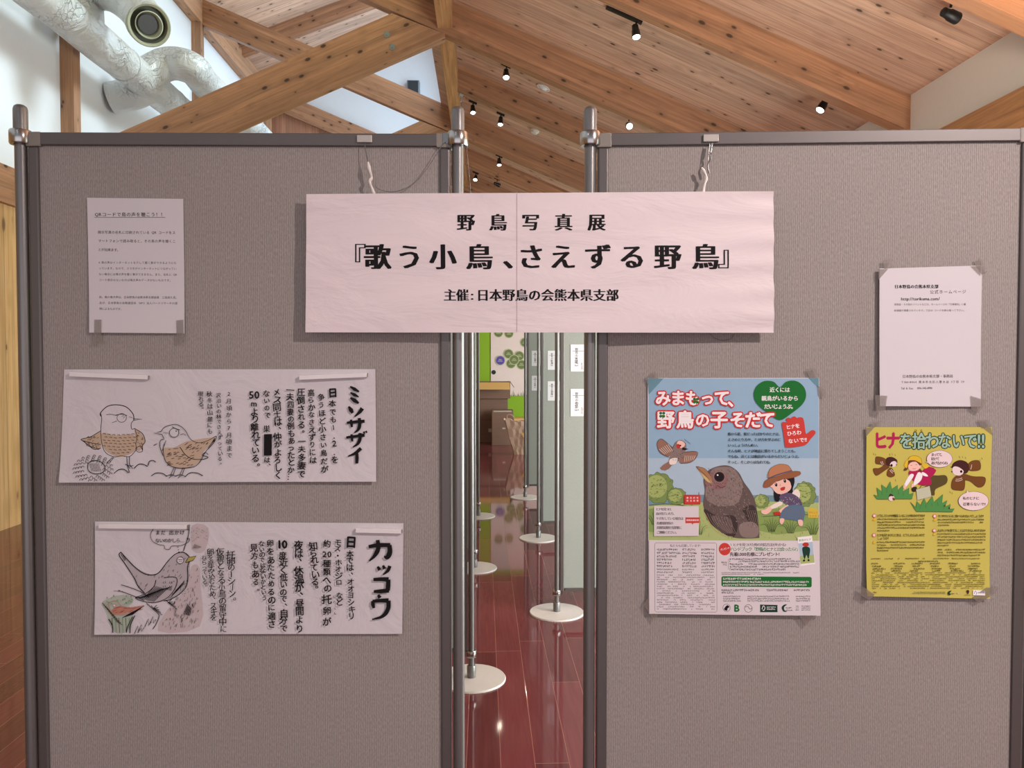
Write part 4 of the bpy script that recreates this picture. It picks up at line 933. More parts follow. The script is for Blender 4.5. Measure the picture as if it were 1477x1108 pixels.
# house roofs and sign
a.rect('redroof', 986, 713, 1010, 726.5); a.line('white', [(988, 719), (1007, 718)], .8, smooth=1); a.line('white', [(989, 722.5), (1008, 721.5)], .8, smooth=1); a.line('treeline', [(1008, 709), (1008, 714)], .8, smooth=1)
a.poly('yellow', B([(1312, 185), (1330, 168), (1375, 178), (1392, 200), (1390, 250), (1312, 248)])); TX(B, 'redroof', 'やちょう', 1318, 1386, 208, 3.2); TX(B, 'redroof', 'ひろば', 1318, 1380, 235, 3.2)
# big fledgling
P1('bird', [(490, 1040), (500, 960), (490, 880), (520, 815), (600, 775), (690, 770), (765, 820), (810, 900), (860, 970), (900, 1060), (920, 1200), (930, 1320), (905, 1340), (720, 1335), (620, 1270), (520, 1160), (490, 1090)], 4)
P1('bird2', [(560, 800), (640, 780), (720, 790), (770, 850), (800, 930), (760, 1060), (640, 1090), (540, 1060), (505, 1000), (520, 900)], 4)
P1('eyepatch', [(500, 900), (540, 830), (620, 815), (680, 850), (670, 920), (610, 960), (540, 940)], 4)
P2('bird3', [(500, 180), (600, 235), (720, 230), (760, 300), (730, 400), (640, 370), (540, 290), (505, 230)], 4); P2('bird', [(560, 235), (700, 250), (715, 370), (650, 350), (580, 290)], 4); P2('bird3', [(800, 180), (880, 150), (915, 230), (915, 320), (860, 300), (820, 240)], 4); P2('bird2', [(780, 300), (860, 280), (915, 310), (925, 370), (890, 405), (800, 400), (770, 350)], 4)
a.up()
for i in range(760):
    x = random.uniform(505, 905); y = random.uniform(790, 1250)
    if x > 770 + (y - 850) * .42 or x < 500 + max(0, y - 1080) * .55: continue
    if 570 < x < 660 and 820 < y < 900: continue
    x_, y_ = A([(x, y)])[0]; d = random.uniform(1.0, 2.2)
    a.line(random.choice(('bird3', 'bird', 'bird2', 'bird3', 'fuzz')), [(x_, y_), (x_ + d * .6, y_ + d)], .75, (1, .3), 1, lay=False)
for i in range(9): L2('bird2', [(520 + i * 22, 215 + i * 6), (560 + i * 22, 290 + i * 8), (640 + i * 14, 375)], .5)
for i in range(5): L2('bird2', [(830 + i * 16, 190), (850 + i * 15, 250), (870 + i * 12, 300)], .5)
L2('beakin', [(495, 205), (560, 320), (640, 385), (720, 400)], .7)
P1('beak', [(430, 776), (500, 795), (545, 850), (560, 905), (530, 900), (490, 850)], 3); P1('beakin', [(470, 825), (500, 850), (545, 885), (560, 905), (520, 895), (480, 850)], 3); L1('bird3', [(432, 778), (500, 840), (555, 905)], .6); L1('bird3', [(432, 776), (500, 793), (548, 850)], .5)
x, y = A([(615, 858)])[0]; a.ell('bird2', x, y, 9.2, 8.6); a.ell('lens', x, y, 7.4, 7.2); a.ell('hair', x, y, 5.6, 5.5); a.ell('white', x - 2.4, y - 2.6, 1.3, 1.1, 0, 12); L1('bird3', [(600, 925), (630, 942), (665, 930)], .8)
# flying bird
P1('wing', [(250, 635), (215, 600), (165, 562), (130, 580), (125, 620), (150, 670), (215, 700)], 4); P1('wing', [(320, 670), (400, 655), (440, 665), (430, 710), (385, 745), (320, 750), (300, 740)], 4)
P1('bird2', [(245, 640), (270, 590), (310, 570), (350, 595), (350, 650), (310, 720), (240, 770), (205, 780), (220, 720)], 4); P1('wing', [(210, 740), (235, 775), (190, 808), (145, 790)], 2); P1('shirt', [(225, 720), (285, 710), (270, 755), (225, 760)], 3)
P1('skin', [(290, 575), (330, 580), (345, 605), (320, 630), (280, 620)], 3); P1('redroof', [(275, 605), (300, 602), (305, 630), (285, 635)], 3); P1('hair', [(325, 625), (372, 640), (345, 648), (320, 645)], 1); a.ell('hair', *A([(308, 612)])[0], 1.2, 1.2, 0, 10)
for i in range(6): L1('shirt', [(140 + i * 14, 640 - i * 8), (185 + i * 12, 680 - i * 5)], .5, None, 1); L1('shirt', [(340 + i * 14, 740 - i * 3), (345 + i * 16, 690)], .5, None, 1)
a.up()
for i in range(40): x_, y_ = A([(random.uniform(245, 335), random.uniform(640, 730))])[0]; a.line('bird3', [(x_, y_), (x_ + .6, y_ + .9)], .45, None, 1, lay=False)
L1('bird3', [(250, 635), (165, 562), (128, 580), (125, 620), (150, 670), (215, 702)], .5); L1('bird3', [(322, 668), (438, 660), (430, 710), (385, 745), (310, 752)], .5); L1('bird3', [(245, 640), (270, 588), (312, 570), (352, 598)], .5)
for i in range(4): L1('bird3', [(340 + i * 12, 560 + i * 9), (352 + i * 12, 575 + i * 9)], .4, None, 1)
# girl bending over the grass
P1('hair', [(1060, 880), (1100, 835), (1190, 840), (1205, 900), (1190, 960), (1215, 1000), (1195, 1040), (1150, 1010), (1150, 920), (1050, 900)], 3); P1('hair', [(1045, 960), (1085, 965), (1095, 1010), (1080, 1050), (1050, 1040)], 3)
P2('shirt', [(1195, 40), (1235, 30), (1245, 90), (1165, 170), (1140, 165)], 3); P2('shirt', [(1090, 120), (1110, 145), (1020, 185), (1005, 165)], 2)
P2('skin', [(1010, 160), (1025, 190), (985, 222), (950, 215), (945, 190), (975, 185)], 3); P2('skin', [(1145, 150), (1160, 175), (1125, 210), (1095, 210), (1085, 190)], 3)
P2('dress', [(1085, 85), (1130, 55), (1190, 60), (1250, 105), (1260, 160), (1180, 160), (1120, 130)], 3); P2('skirt', [(1110, 190), (1170, 150), (1275, 158), (1275, 270), (1180, 265), (1090, 250)], 2)
for i in range(7): L2('hatrim', [(1135 + i * 20, 180 - i * 2), (1118 + i * 24, 258)], .4, None, 1)
a.up()
for i in range(34): x_, y_ = B([(random.uniform(1100, 1240), random.uniform(85, 150))])[0]; a.line('shirt', [(x_, y_), (x_ + .6, y_ + .5)], .5, None, 1, lay=False)
P2('skin', [(1230, 268), (1265, 268), (1268, 310), (1240, 310)], 2); P2('skin', [(1090, 255), (1125, 258), (1110, 300), (1090, 290)], 2); P2('redroof', [(1040, 205), (1090, 200), (1100, 228), (1045, 230)], 1)
P1('skin', [(1030, 910), (1080, 890), (1150, 870), (1178, 910), (1170, 960), (1110, 992), (1065, 985), (1035, 950)], 4); P1('skin', [(1012, 915), (1032, 905), (1040, 935), (1022, 940)], 3)
P1('hair', [(1080, 850), (1180, 845), (1195, 900), (1180, 930), (1165, 890), (1110, 870), (1040, 905)], 3)
P1('hat', [(1000, 870), (1010, 800), (1075, 760), (1150, 765), (1180, 800), (1200, 830), (1120, 850)], 4); P1('hatrim', [(960, 925), (985, 880), (1080, 850), (1190, 815), (1245, 815), (1250, 840), (1190, 865), (1080, 885), (1010, 935), (970, 942)], 4); L1('dress', [(1000, 870), (1080, 838), (1185, 808)], 1.8)
L1('treeline', [(960, 925), (985, 880), (1080, 850), (1190, 815), (1248, 815)], .5); L1('treeline', [(1002, 868), (1010, 800), (1075, 760), (1150, 765), (1185, 808)], .5)
for ex, ey in ((1060, 918), (1128, 888)): a.ell('hair', *A([(ex, ey)])[0], 1.8, 2.9, -15, 14); a.ell('white', *A([(ex - 3, ey - 6)])[0], .6, .8, 0, 8)
P1('redroof', [(1095, 945), (1130, 935), (1125, 960), (1100, 965)], 3); L1('hatrim', [(1095, 915), (1090, 925), (1098, 928)], .4); L1('hatrim', [(1045, 895), (1068, 885)], .5, None, 1); L1('hatrim', [(1110, 868), (1138, 860)], .5, None, 1)
# headline, heart, hand
O8 = [(.075 * math.cos(i * math.pi / 4), .075 * math.sin(i * math.pi / 4)) for i in range(8)]; FAT = ((-.02, 0), (.02, 0), (0, .02), (0, -.02))
def fat(text, pos, y, sizes):
    for c, sm in (('red', [(x * 1.5, y_ * 1.5) for x, y_ in O8]), ('white', FAT + tuple((x * .45, y_ * .45) for x, y_ in O8))):
        a.up(); a.up()
        for q, x, z in zip(text, pos, sizes): xx, yy = A([(x, y + (0 if q != '、' else 10))])[0]; a.ch(c, q, xx, yy + (130 - z * 5) * .02, z, 0, sm)
a.poly('green', A([(1090, 412), (1000, 360), (915, 290), (885, 220), (905, 150), (965, 108), (1040, 112), (1090, 155), (1140, 112), (1215, 106), (1275, 150), (1295, 220), (1265, 290), (1180, 360)]), 4)
for t, x0, x1, y in (('近くには', 1010, 1168, 175), ('親鳥がいるから', 945, 1235, 242), ('だいじょうぶ。', 968, 1215, 306)): TX(A, 'white', t, x0, x1, y, 7.6, B3)
a.poly('redhand', A([(1105, 440), (1120, 425), (1145, 430), (1138, 405), (1155, 392), (1175, 400), (1182, 390), (1205, 382), (1222, 395), (1240, 390), (1268, 395), (1280, 430), (1290, 505), (1300, 520), (1335, 492), (1362, 495), (1366, 520), (1330, 560), (1300, 600), (1260, 615), (1150, 628), (1130, 610), (1118, 520)]), 3)
for t, x0, x1, y in (('ヒナを', 1138, 1245, 468), ('ひろわ', 1145, 1258, 520), ('ないで!!', 1152, 1300, 578)): TX(A, 'white', t, x0, x1, y, 7.2, B3, -14)
fat('みまもって、', (170, 287, 405, 520, 635, 742), 238, (23, 23, 23, 22, 24, 24)); fat('野鳥の子そだて', (192, 345, 482, 612, 758, 880, 990), 408, (26, 26, 22, 26, 24, 25, 25))
for cx, cy in ((430, 260), (163, 370)):
    x_, y_ = A([(cx, cy)])[0]
    for q in range(4): t = R(45 + 90 * q); a.ell('green', x_ + 3.1 * math.cos(t), y_ + 3.1 * math.sin(t), 2.15, 2.0)
    a.line('green', [(x_, y_), (x_ + 1, y_ + 6)], 1.0, smooth=1)
for t, x0, x1, y in (('春から夏、巣だったばかりのヒナは、', 680, 1105, 521), ('えさのとり方や、とび方を学ぶのに', 680, 1098, 565), ('いっしょうけんめい。', 680, 935, 609), ('そんな時、ヒナが地面に落ちてしまうことも。', 680, 1228, 654), ('でもね、近くには親鳥がいるからだいじょうぶ。', 680, 1255, 697), ('そっと、そこからはなれてね。', 680, 1032, 741)): TX(A, 'black', t, x0, x1, y, 5.0, ((0, 0), (.04, 0)))
# box on the picture
a.poly('paper', B([(98, 158), (452, 158), (452, 392), (98, 394)]))
for t, x0, x1, y in (('ヒナを見つけ、', 115, 250, 182), ('血が出ていたり、', 115, 272, 217), ('ケガをしている場合は', 115, 330, 255), ('各都道府県の', 118, 250, 292), ('鳥獣保護担当部署に', 118, 318, 327), ('ご連絡ください。', 118, 290, 364)): TX(B, 'black', t, x0, x1, y, 4.6, ((0, 0), (.04, 0)))
a.poly('redhand', B([(338, 80), (466, 72), (466, 138), (410, 140), (402, 152), (394, 140), (340, 142)])); a.poly('redhand', B([(346, 246), (458, 246), (458, 290), (410, 291), (402, 303), (394, 291), (346, 292)])); TX(B, 'white', '鳥獣保護管理', 352, 452, 268, 3.0, B2); TX(B, 'white', '都道府県', 350, 455, 92, 3.0, B2); TX(B, 'white', '担当部署', 350, 455, 115, 3.0, B2)
# lower white part
a.poly('paper', [(935.6, 777.5), (1180.5, 778.5), (1181, 886), (935.6, 883.5)])
def rbox(c, x0, y0, x1, y1, w_, r=10): a.line(c, B([(x0 + r, y0), (x1 - r, y0), (x1, y0 + r), (x1, y1 - r), (x1 - r, y1), (x0 + r, y1), (x0, y1 - r), (x0, y0 + r)]), w_, None, 1, True)
rbox('grey', 103, 446, 592, 990, .5); TX(B, 'black', '私たちも応援しています!', 225, 465, 468, 4.4)
a.up()
def tiny(c, x0, x1, y, h_, gaps): (p, q), (p1, _) = B([(x0, y), (x1, y)]); a.tiny(c, p, p1, q, h_ / 5.47, gaps)
for i, y in enumerate((499, 526, 552, 578, 604, 630, 655, 677)):
    for x0, x1 in ((118, 118 + random.randint(90, 190)), (320, 320 + random.randint(60, 120)), (470, 576)): tiny('black', x0, x1, y, 17 if i < 6 else 13, 0)
for i in range(16): tiny('grey', 118, 578, 700 + i * 17.7, 11, .11)
a.ell('redhand', *B([(655, 495)])[0], 8.6, 9.0); TX(B, 'white', 'プレゼント', 618, 694, 502, 3.4, B2, -18)
TX(B, 'black', '\\ ヒナを見つけた時の対応方法がわかる♪', 700, 1150, 460, 5.0, B2)
for sm, c in ((((-.08, 0), (.08, 0), (0, .08), (0, -.08)), 'white'), (B3, 'green')): TX(B, c, 'ハンドブック「野鳥のヒナと出会ったら?」', 700, 1245, 495, 6.2, sm)
TX(B, 'black', '先着1,000名様にプレゼント!', 695, 1085, 535, 6.2, B3)
a.up()
for y, x1 in ((572, 1180), (590, 1240), (612, 1240), (633, 1240), (655, 1135)): tiny('black', 692, x1, y, 15, .02)
tiny('black', 628, 670, 598, 14, 0); tiny('black', 640, 670, 617, 14, 0); a.line('grey', B([(682, 570), (682, 655)]), .4, smooth=1)
tiny('grey', 628, 1235, 680, 9, .03); tiny('grey', 628, 960, 693, 9, .03)
a.poly('green', B([(628, 716), (640, 708), (1325, 713), (1335, 722), (1334, 785), (1325, 795), (640, 790), (628, 780)])); a.up(); tiny('white', 640, 940, 727, 17, 0); tiny('white', 640, 1318, 752, 15, 0); tiny('white', 640, 1300, 776, 15, 0)
a.up()
for y, x1 in ((817, 1322), (836, 720)): tiny('black', 628, x1, y, 16, .05)
for y in (866, 884, 901):
    for x0, x1 in ((640, 780), (830, 1160), (1210, 1320)): tiny('grey', x0, x1, y, 12, 0)
rb = lambda x, y, r: a.line('black', [(B([(x, y)])[0][0] + r * math.cos(i * .52), B([(x, y)])[0][1] + r * math.sin(i * .52)) for i in range(12)], .5, None, 1, True)
rb(667, 955, 5.4); a.poly('black', B([(648, 968), (660, 945), (676, 935), (690, 950), (676, 958), (670, 978)]), 3)
a.up(); x_, y_ = B([(748, 957)])[0]; a.ch('green', 'B', x_, y_, 14, 0, B5)
rb(838, 960, 5.6); L2('black', [(812, 950), (835, 945), (848, 965), (866, 960)], .6)
a.poly('fsc', B([(930, 930), (1066, 933), (1066, 990), (930, 990)])); L2('white', [(945, 965), (955, 940), (968, 955), (960, 975), (950, 972)], .8); a.up(); tiny('white', 982, 1056, 950, 9, 0); tiny('white', 982, 1056, 966, 12, 0)
a.poly('fsc', B([(1098, 955), (1115, 932), (1140, 930), (1118, 950), (1122, 975), (1140, 985), (1112, 985)]), 3); a.up(); tiny('fsc', 1130, 1182, 955, 10, 0); tiny('fsc', 1130, 1180, 975, 10, 0)
for y in (942, 957, 972): tiny('grey', 1207, 1235, y, 8, 0); tiny('grey', 1252, 1325, y, 8, 0)
# little booklet printed on the poster
a.poly('white', B([(1225, 402), (1338, 388), (1362, 612), (1248, 628)])); a.poly('skypale', B([(1232, 450), (1343, 436), (1352, 540), (1243, 552)])); a.poly('field', B([(1242, 550), (1352, 538), (1358, 600), (1248, 612)])); TX(B, 'green', '野鳥のヒナ', 1236, 1332, 428, 3.4, B2, -12)
P2('redroof', [(1262, 462), (1280, 442), (1308, 446), (1312, 466), (1290, 476)], 3); P2('fsc', [(1262, 486), (1290, 474), (1322, 488), (1318, 540), (1308, 572), (1294, 540), (1280, 574), (1268, 540)], 3); P2('hair', [(1268, 580), (1280, 575), (1284, 588), (1268, 592)], 2); P2('hair', [(1304, 574), (1316, 576), (1318, 588), (1304, 588)], 2)
clip(934.6, 545.6, 1181, 886.6)
s.put(a, 'printed_picture')
s.tape([[(934, 546), (957, 546), (936, 569)], [(1166, 545), (1181, 545), (1181, 560)]], M_BTAPE, .0075)
s.tape([[(1162, 533), (1176, 531), (1180, 544), (1168, 545)], [(1178, 556), (1190, 562), (1190, 573), (1180, 572)], [(928, 872), (936, 860), (950, 885), (944, 897)], [(1150, 886), (1180, 868), (1182, 884), (1164, 903)], [(930, 546), (944, 535), (950, 545), (935, 556)]])

# ------------------------------------------------------------------ yellow leaflet
M_YEL = paper('yellow_paper', lin(202, 190, 92), .12, 6); INK['yellowpaper'] = M_YEL
for n_, c_ in (('magenta', (178, 30, 84)), ('mint', (158, 190, 170)), ('deepgreen', (26, 60, 40)), ('grassgreen', (82, 146, 76)), ('grassline', (40, 88, 44)), ('wingbrown', (116, 72, 32)), ('capbrown', (70, 34, 32)), ('hatyellow', (226, 186, 50)), ('cloth', (90, 76, 40)), ('bag', (196, 198, 170)), ('pigtail', (104, 58, 36)), ('dark', (52, 40, 24)), ('pale', (236, 214, 214))): ink(n_, c_)
def yl(a, b): return .002 + .0045 * (b < .5) * abs(.465 - b) * 0 + .003 * abs(b - .465) + .006 * b ** 6 + .002 * (1 - a) ** 3
s = Sheet('yellow_leaflet', PR, [(1248.5, 616), (1430, 616), (1424.5, 862), (1247.5, 858)], M_YEL, yl, 'yellow leaflet with cartoon sparrows and a child picking at the grass', 'leaflet', .0012, (20, 43), ([.25, .5, .75], [.2, .465, .7, .85]))
a = Art(); A = cropmap(7.033, 1235, 600); B = cropmap(7.033, 1235, 730)
for q, x, z in (('ヒ', 238, 27), ('ナ', 366, 27)): xx, yy = A([(x, 246)])[0]; a.up(); a.ch('magenta', q, xx, yy, z, 0, B5, .80, 1)
pos = [('を', 500, 24), ('拾', 632, 25), ('わ', 765, 25), ('な', 890, 24), ('い', 1030, 24), ('で', 1152, 24), ('!', 1238, 27), ('!', 1280, 27)]
for c, sm in (('deepgreen', [(x * 1.05, y) for x, y in O8]), ('mint', B3)):
    a.up(); a.up()
    for q, x, z in pos: xx, yy = A([(x, 250)])[0]; a.ch(c, q, xx, yy, z, 0, sm, .84, 1)
TX(A, 'black', 'ひ', 580, 612, 147, 4.2, B2); TX(A, 'black', 'ろ', 638, 668, 147, 4.2, B2)
def sparrow(M_, wing1, wing2, tail, cap, face, cheek, eye, beak):
    for w_ in (wing1, wing2, tail): P1('wingbrown', w_, 4); L1('dark', w_, .35, None, 4, True)
    P1('capbrown', cap, 5); P1('pale', face, 5); a.ell('black', *A([cheek])[0], 1.7, 2.0, 0, 14); a.ell('pale', *A([eye])[0], 2.6, 2.2, 0, 16); P1('black', beak, 1)
sparrow(A, [(290, 500), (240, 490), (190, 480), (185, 440), (195, 410), (250, 415), (295, 440)], [(345, 520), (375, 560), (385, 600), (345, 618), (305, 600), (310, 550)], [(295, 490), (225, 525), (165, 530), (175, 580), (205, 600), (290, 545), (330, 515)],
        [(290, 470), (300, 425), (350, 412), (405, 440), (408, 480), (370, 505), (310, 500)], [(335, 490), (360, 460), (400, 462), (400, 500), (360, 515)], (352, 498), (378, 470), [(396, 485), (412, 492), (398, 500)])
sparrow(A, [(1130, 490), (1165, 455), (1230, 448), (1255, 480), (1250, 540), (1190, 555), (1135, 545)], [(1050, 590), (1095, 620), (1090, 740), (1030, 752), (965, 735), (965, 660), (1000, 610)], [(1080, 585), (1180, 610), (1300, 620), (1290, 700), (1230, 720), (1150, 660), (1080, 640)],
        [(970, 520), (985, 470), (1050, 445), (1120, 470), (1140, 530), (1110, 580), (1040, 570)], [(968, 545), (990, 510), (1040, 520), (1085, 560), (1050, 600), (990, 590)], (1060, 560), (1012, 535), [(948, 515), (975, 505), (972, 525)])
a.ell('black', *A([(966, 562)])[0], .9, 1.1, 0, 10)
for q in ([(255, 455), (262, 475), (272, 490)], [(240, 460), (248, 480), (258, 492)], [(335, 545), (345, 560), (365, 578)], [(345, 535), (358, 550), (372, 562)], [(1000, 655), (1040, 655), (1075, 640)], [(1005, 638), (1040, 636), (1070, 625)], [(1165, 490), (1162, 515), (1155, 540)]): L1('pale', q, .7)
for x, y in ((165, 375), (185, 380), (330, 380), (355, 378), (385, 385), (1040, 405), (1070, 405), (1100, 415), (1245, 440), (1265, 420), (390, 640), (945, 760), (965, 770)): L1('dark', [(x, y), (x + 6, y + 18)], .4, None, 1)
# child
P1('cloth', [(740, 610), (830, 600), (900, 598), (922, 640), (900, 690), (800, 740), (790, 800), (740, 790), (700, 720)], 3); P1('magenta', [(650, 570), (730, 510), (808, 550), (745, 625), (700, 610)], 2); P1('hatyellow', [(660, 490), (700, 480), (730, 510), (690, 530)], 3)
P1('magenta', [(525, 560), (640, 545), (740, 620), (755, 690), (690, 700), (620, 690), (560, 640)], 3); P1('white', [(540, 590), (580, 600), (520, 690), (490, 720), (480, 690)], 3); P1('white', [(620, 570), (665, 590), (650, 650), (590, 700), (575, 680)], 3); P1('white', [(660, 565), (700, 580), (725, 610), (670, 600)], 2)
P1('skin', [(485, 690), (500, 715), (490, 740), (470, 720)], 3); P1('skin', [(560, 680), (585, 700), (575, 725), (552, 715)], 3); P1('dark', [(555, 740), (575, 715), (610, 720), (600, 760), (570, 765)], 3)
P1('pigtail', [(520, 500), (510, 545), (475, 550), (490, 520)], 3); P1('pigtail', [(630, 520), (665, 560), (645, 565), (625, 545)], 3); P1('skin', [(520, 500), (540, 455), (620, 450), (650, 500), (620, 545), (560, 555), (530, 540)], 5); P1('pigtail', [(510, 510), (515, 450), (590, 430), (660, 470), (640, 500), (600, 462), (545, 470)], 3)
P1('hatyellow', [(515, 450), (540, 410), (600, 402), (650, 430), (660, 480), (600, 450), (550, 445)], 4); P1('hatyellow', [(480, 490), (500, 448), (520, 445), (510, 520), (490, 515)], 3); L1('dark', [(515, 450), (540, 410), (600, 402), (650, 430), (660, 480)], .35)
L1('black', [(545, 500), (560, 495)], .5, None, 1); L1('black', [(595, 490), (612, 490)], .5, None, 1); L1('magenta', [(565, 528), (580, 534), (600, 528)], .5)
P1('bag', [(600, 740), (740, 705), (760, 815), (700, 835), (615, 850)], 1); L1('dark', [(600, 740), (740, 705), (760, 815), (615, 850), (600, 740)], .4, None, 1); L1('dark', [(640, 725), (660, 700), (690, 705), (700, 715)], .6)
def grass(pts, lines):
    P1('grassgreen', pts, 1); L1('grassline', pts, .45, None, 1, True)
    for x, y in lines: L1('grassline', [(x, y), (x + 4, y + 35)], .4, None, 1)
grass([(170, 795), (215, 805), (200, 720), (255, 765), (250, 690), (300, 730), (338, 660), (355, 735), (415, 695), (415, 750), (465, 700), (470, 760), (530, 725), (530, 790), (575, 775), (560, 838), (205, 840)], [(250, 765), (300, 740), (355, 745), (420, 760), (470, 770)])
grass([(545, 870), (600, 925), (610, 860), (650, 900), (685, 830), (710, 885), (770, 810), (785, 870), (875, 790), (865, 880), (918, 850), (900, 915), (950, 890), (945, 940), (992, 935), (970, 970), (605, 965)], [(640, 905), (700, 895), (760, 880), (820, 870), (880, 900)])
P1('pale', [(325, 820), (345, 790), (375, 810), (378, 845), (345, 858), (325, 845)], 4); P1('capbrown', [(322, 815), (335, 785), (365, 795), (370, 810), (345, 808)], 3); P1('wingbrown', [(362, 820), (385, 835), (380, 852), (362, 845)], 2); P1('capbrown', [(880, 910), (895, 895), (900, 915)], 1); P1('capbrown', [(925, 935), (940, 915), (945, 940)], 1)
for cx, cy, rx, ry, tail in ((838, 433, 18.4, 12, [(725, 455), (692, 466), (730, 475)]), (1183, 858, 21.5, 13.5, [(1110, 785), (1115, 745), (1140, 775)])):
    x_, y_ = A([(cx, cy)])[0]; a.ell('dark', x_, y_, rx + .4, ry + .4); P1('pale', tail, 1); L1('dark', tail, .4, None, 1); a.ell('pale', x_, y_, rx, ry)
for t, x0, x1, y in (('まってて、', 755, 880, 390), ('助けて', 755, 835, 432), ('あげるからね', 755, 920, 474), ('私のヒナに', 1075, 1240, 830), ('近寄らないで!!', 1075, 1305, 890)): TX(A, 'black', t, x0, x1, y, 5.0, B3)
# questions and answers in small print
def qa(x0, x1, y, head, lines, head2=None):
    x_, y_ = B([(x0 - 30, y)])[0]; a.ell('redhand', x_, y_, 2.7, 2.7, 0, 18); a.ell('pale', x_, y_, 2.0, 2.0, 0, 16)
    TX(B, 'black', head, x0, x1, y, 4.6, B2); yy = y + 35
    if head2: TX(B, 'black', head2, x0, x0 + 120, yy - 3, 4.6, B2); yy += 35
    x_, y_ = B([(x0 - 30, yy)])[0]; a.poly('hatyellow', [(x_ - 2.4, y_ + 2), (x_, y_ - 2.4), (x_ + 2.4, y_ + 2)]); a.up()
    for i in range(lines): (p, q), (p1, _) = B([(x0, yy + i * 29), (x1 if i < lines - 1 else x0 + (x1 - x0) * .25, 0)]); a.tiny('dark', p, p1, q, 2.4, .02)
qa(205, 690, 92, 'どうしてヒナが地面にいることがあるのですか?', 5); qa(200, 685, 288, 'ヒナを見つけたときは、どうしたらよいので', 4, 'しょうか?'); qa(820, 1285, 96, 'ネコやカラスに食べられないでしょうか?', 3); qa(815, 1300, 242, '人がヒナを育てることはできないのですか?', 5)
a.up()
for y, x1 in ((435, 1298), (463, 1298), (493, 1270)): (p, q), (p1, _) = B([(815, y), (x1, y)]); a.tiny('dark', p, p1, q, 2.4, .02)
def tr(c, x0, x1, y, h_, g): (p, q), (p1, _) = B([(x0, y), (x1, y)]); a.tiny(c, p, p1, q, h_, g)
tr('dark', 140, 1240, 524, 1.9, .06); tr('black', 620, 822, 552, 2.3, 0)
for i, y in enumerate((574, 600, 626, 648)): 
    for k_ in range(6): x0 = 140 + k_ * 195 + (k_ * 31 + i * 47) % 40; tr('dark', x0, min(x0 + 70 + (k_ * 53 + i * 29) % 60, 1292), y, 2.4, 0)
for i in range(9): tr('dark', 138, 1288, 668 + i * 19, 1.6, .10)
tr('dark', 150, 190, 860, 1.8, 0); tr('dark', 560, 885, 860, 1.2, 0); tr('dark', 545, 885, 873, 1.2, 0)
a.poly('deepgreen', B([(905, 870), (922, 848), (945, 846), (926, 866), (935, 885), (915, 890)]), 3); tr('deepgreen', 925, 972, 875, 1.6, 0)
a.poly('mint', B([(993, 866), (1005, 880), (1012, 866)])); tr('pale', 1012, 1050, 870, 1.8, 0); a.poly('capbrown', B([(1095, 848), (1110, 838), (1122, 850), (1112, 878), (1100, 866)]), 3); tr('dark', 1075, 1140, 888, 1.3, 0)
a.poly('white', B([(1162, 838), (1282, 843), (1280, 893), (1158, 890)])); ink('violet', (90, 70, 130)); L1('violet', [(x, y + 914.3) for x, y in ((1170, 878), (1183, 848), (1196, 872), (1186, 884))], .6); tr('violet', 1205, 1270, 862, 1.8, 0)
clip(1247.6, 616, 1430, 862)
s.put(a, 'printed_picture')
s.tape([[(1248, 617), (1262, 616), (1249, 630)], [(1258, 609), (1272, 607), (1268, 615), (1256, 616)], [(1410, 606), (1426, 606), (1430, 616), (1416, 618)], [(1416, 616), (1430, 617), (1432, 628)], [(1243, 845), (1262, 858), (1254, 866), (1240, 858)], [(1402, 862), (1422, 848), (1440, 846), (1436, 856), (1412, 870)]], None, .0085)

# ------------------------------------------------------------------ cards on the far boards
M_CARD = paper('card_paper', (.78, .78, .82), .08, 8)
for (idx, x0, x1, ya, yb, h1, h2), nm in zip(((3, 823, 850.5, 497, 561, 39, 39.5), (4, 790, 809, 506, 550, 27.5, 28), (5, 767, 781.5, 506, 542, 22, 21.5)), ('first', 'second', 'third')):
    pp = far[idx][1]
    for y, hh, ul in ((ya, h1, 'upper'), (yb, h2, 'lower')):
        s = Sheet('caption_card', pp, [(x0, y), (x1, y), (x1, y + hh), (x0, y + hh)], M_CARD, lambda a, b: .001, '%s white caption card on the %s grey green board behind the gap' % (ul, nm), 'card', .001, (2, 2), ([.5], [.5]), 'caption cards on the far boards')
        a = Art(); k_ = hh / 39; xc = x0 + 8.5 * k_
        a.line('grey', [(x0 + 2.6 * k_, y + 9.5 * k_), (x1 - 1, y + 9.5 * k_)], .5 * k_, smooth=1); a.col('black', '野鳥の名前', xc, y + 7 * k_, xc, y + 25 * k_, 4.4 * k_, B2); a.up()
        for i in range(4): a.tiny('grey', xc - 2.6 * k_, xc + 2.6 * k_, y + (20 + i * 3.4) * k_, 2.4 * k_)
        for i in range(5): a.tiny('grey', x0 + 15 * k_, x0 + 18 * k_, y + (27 + i * 2) * k_, 1.6 * k_)
        s.put(a, 'caption')

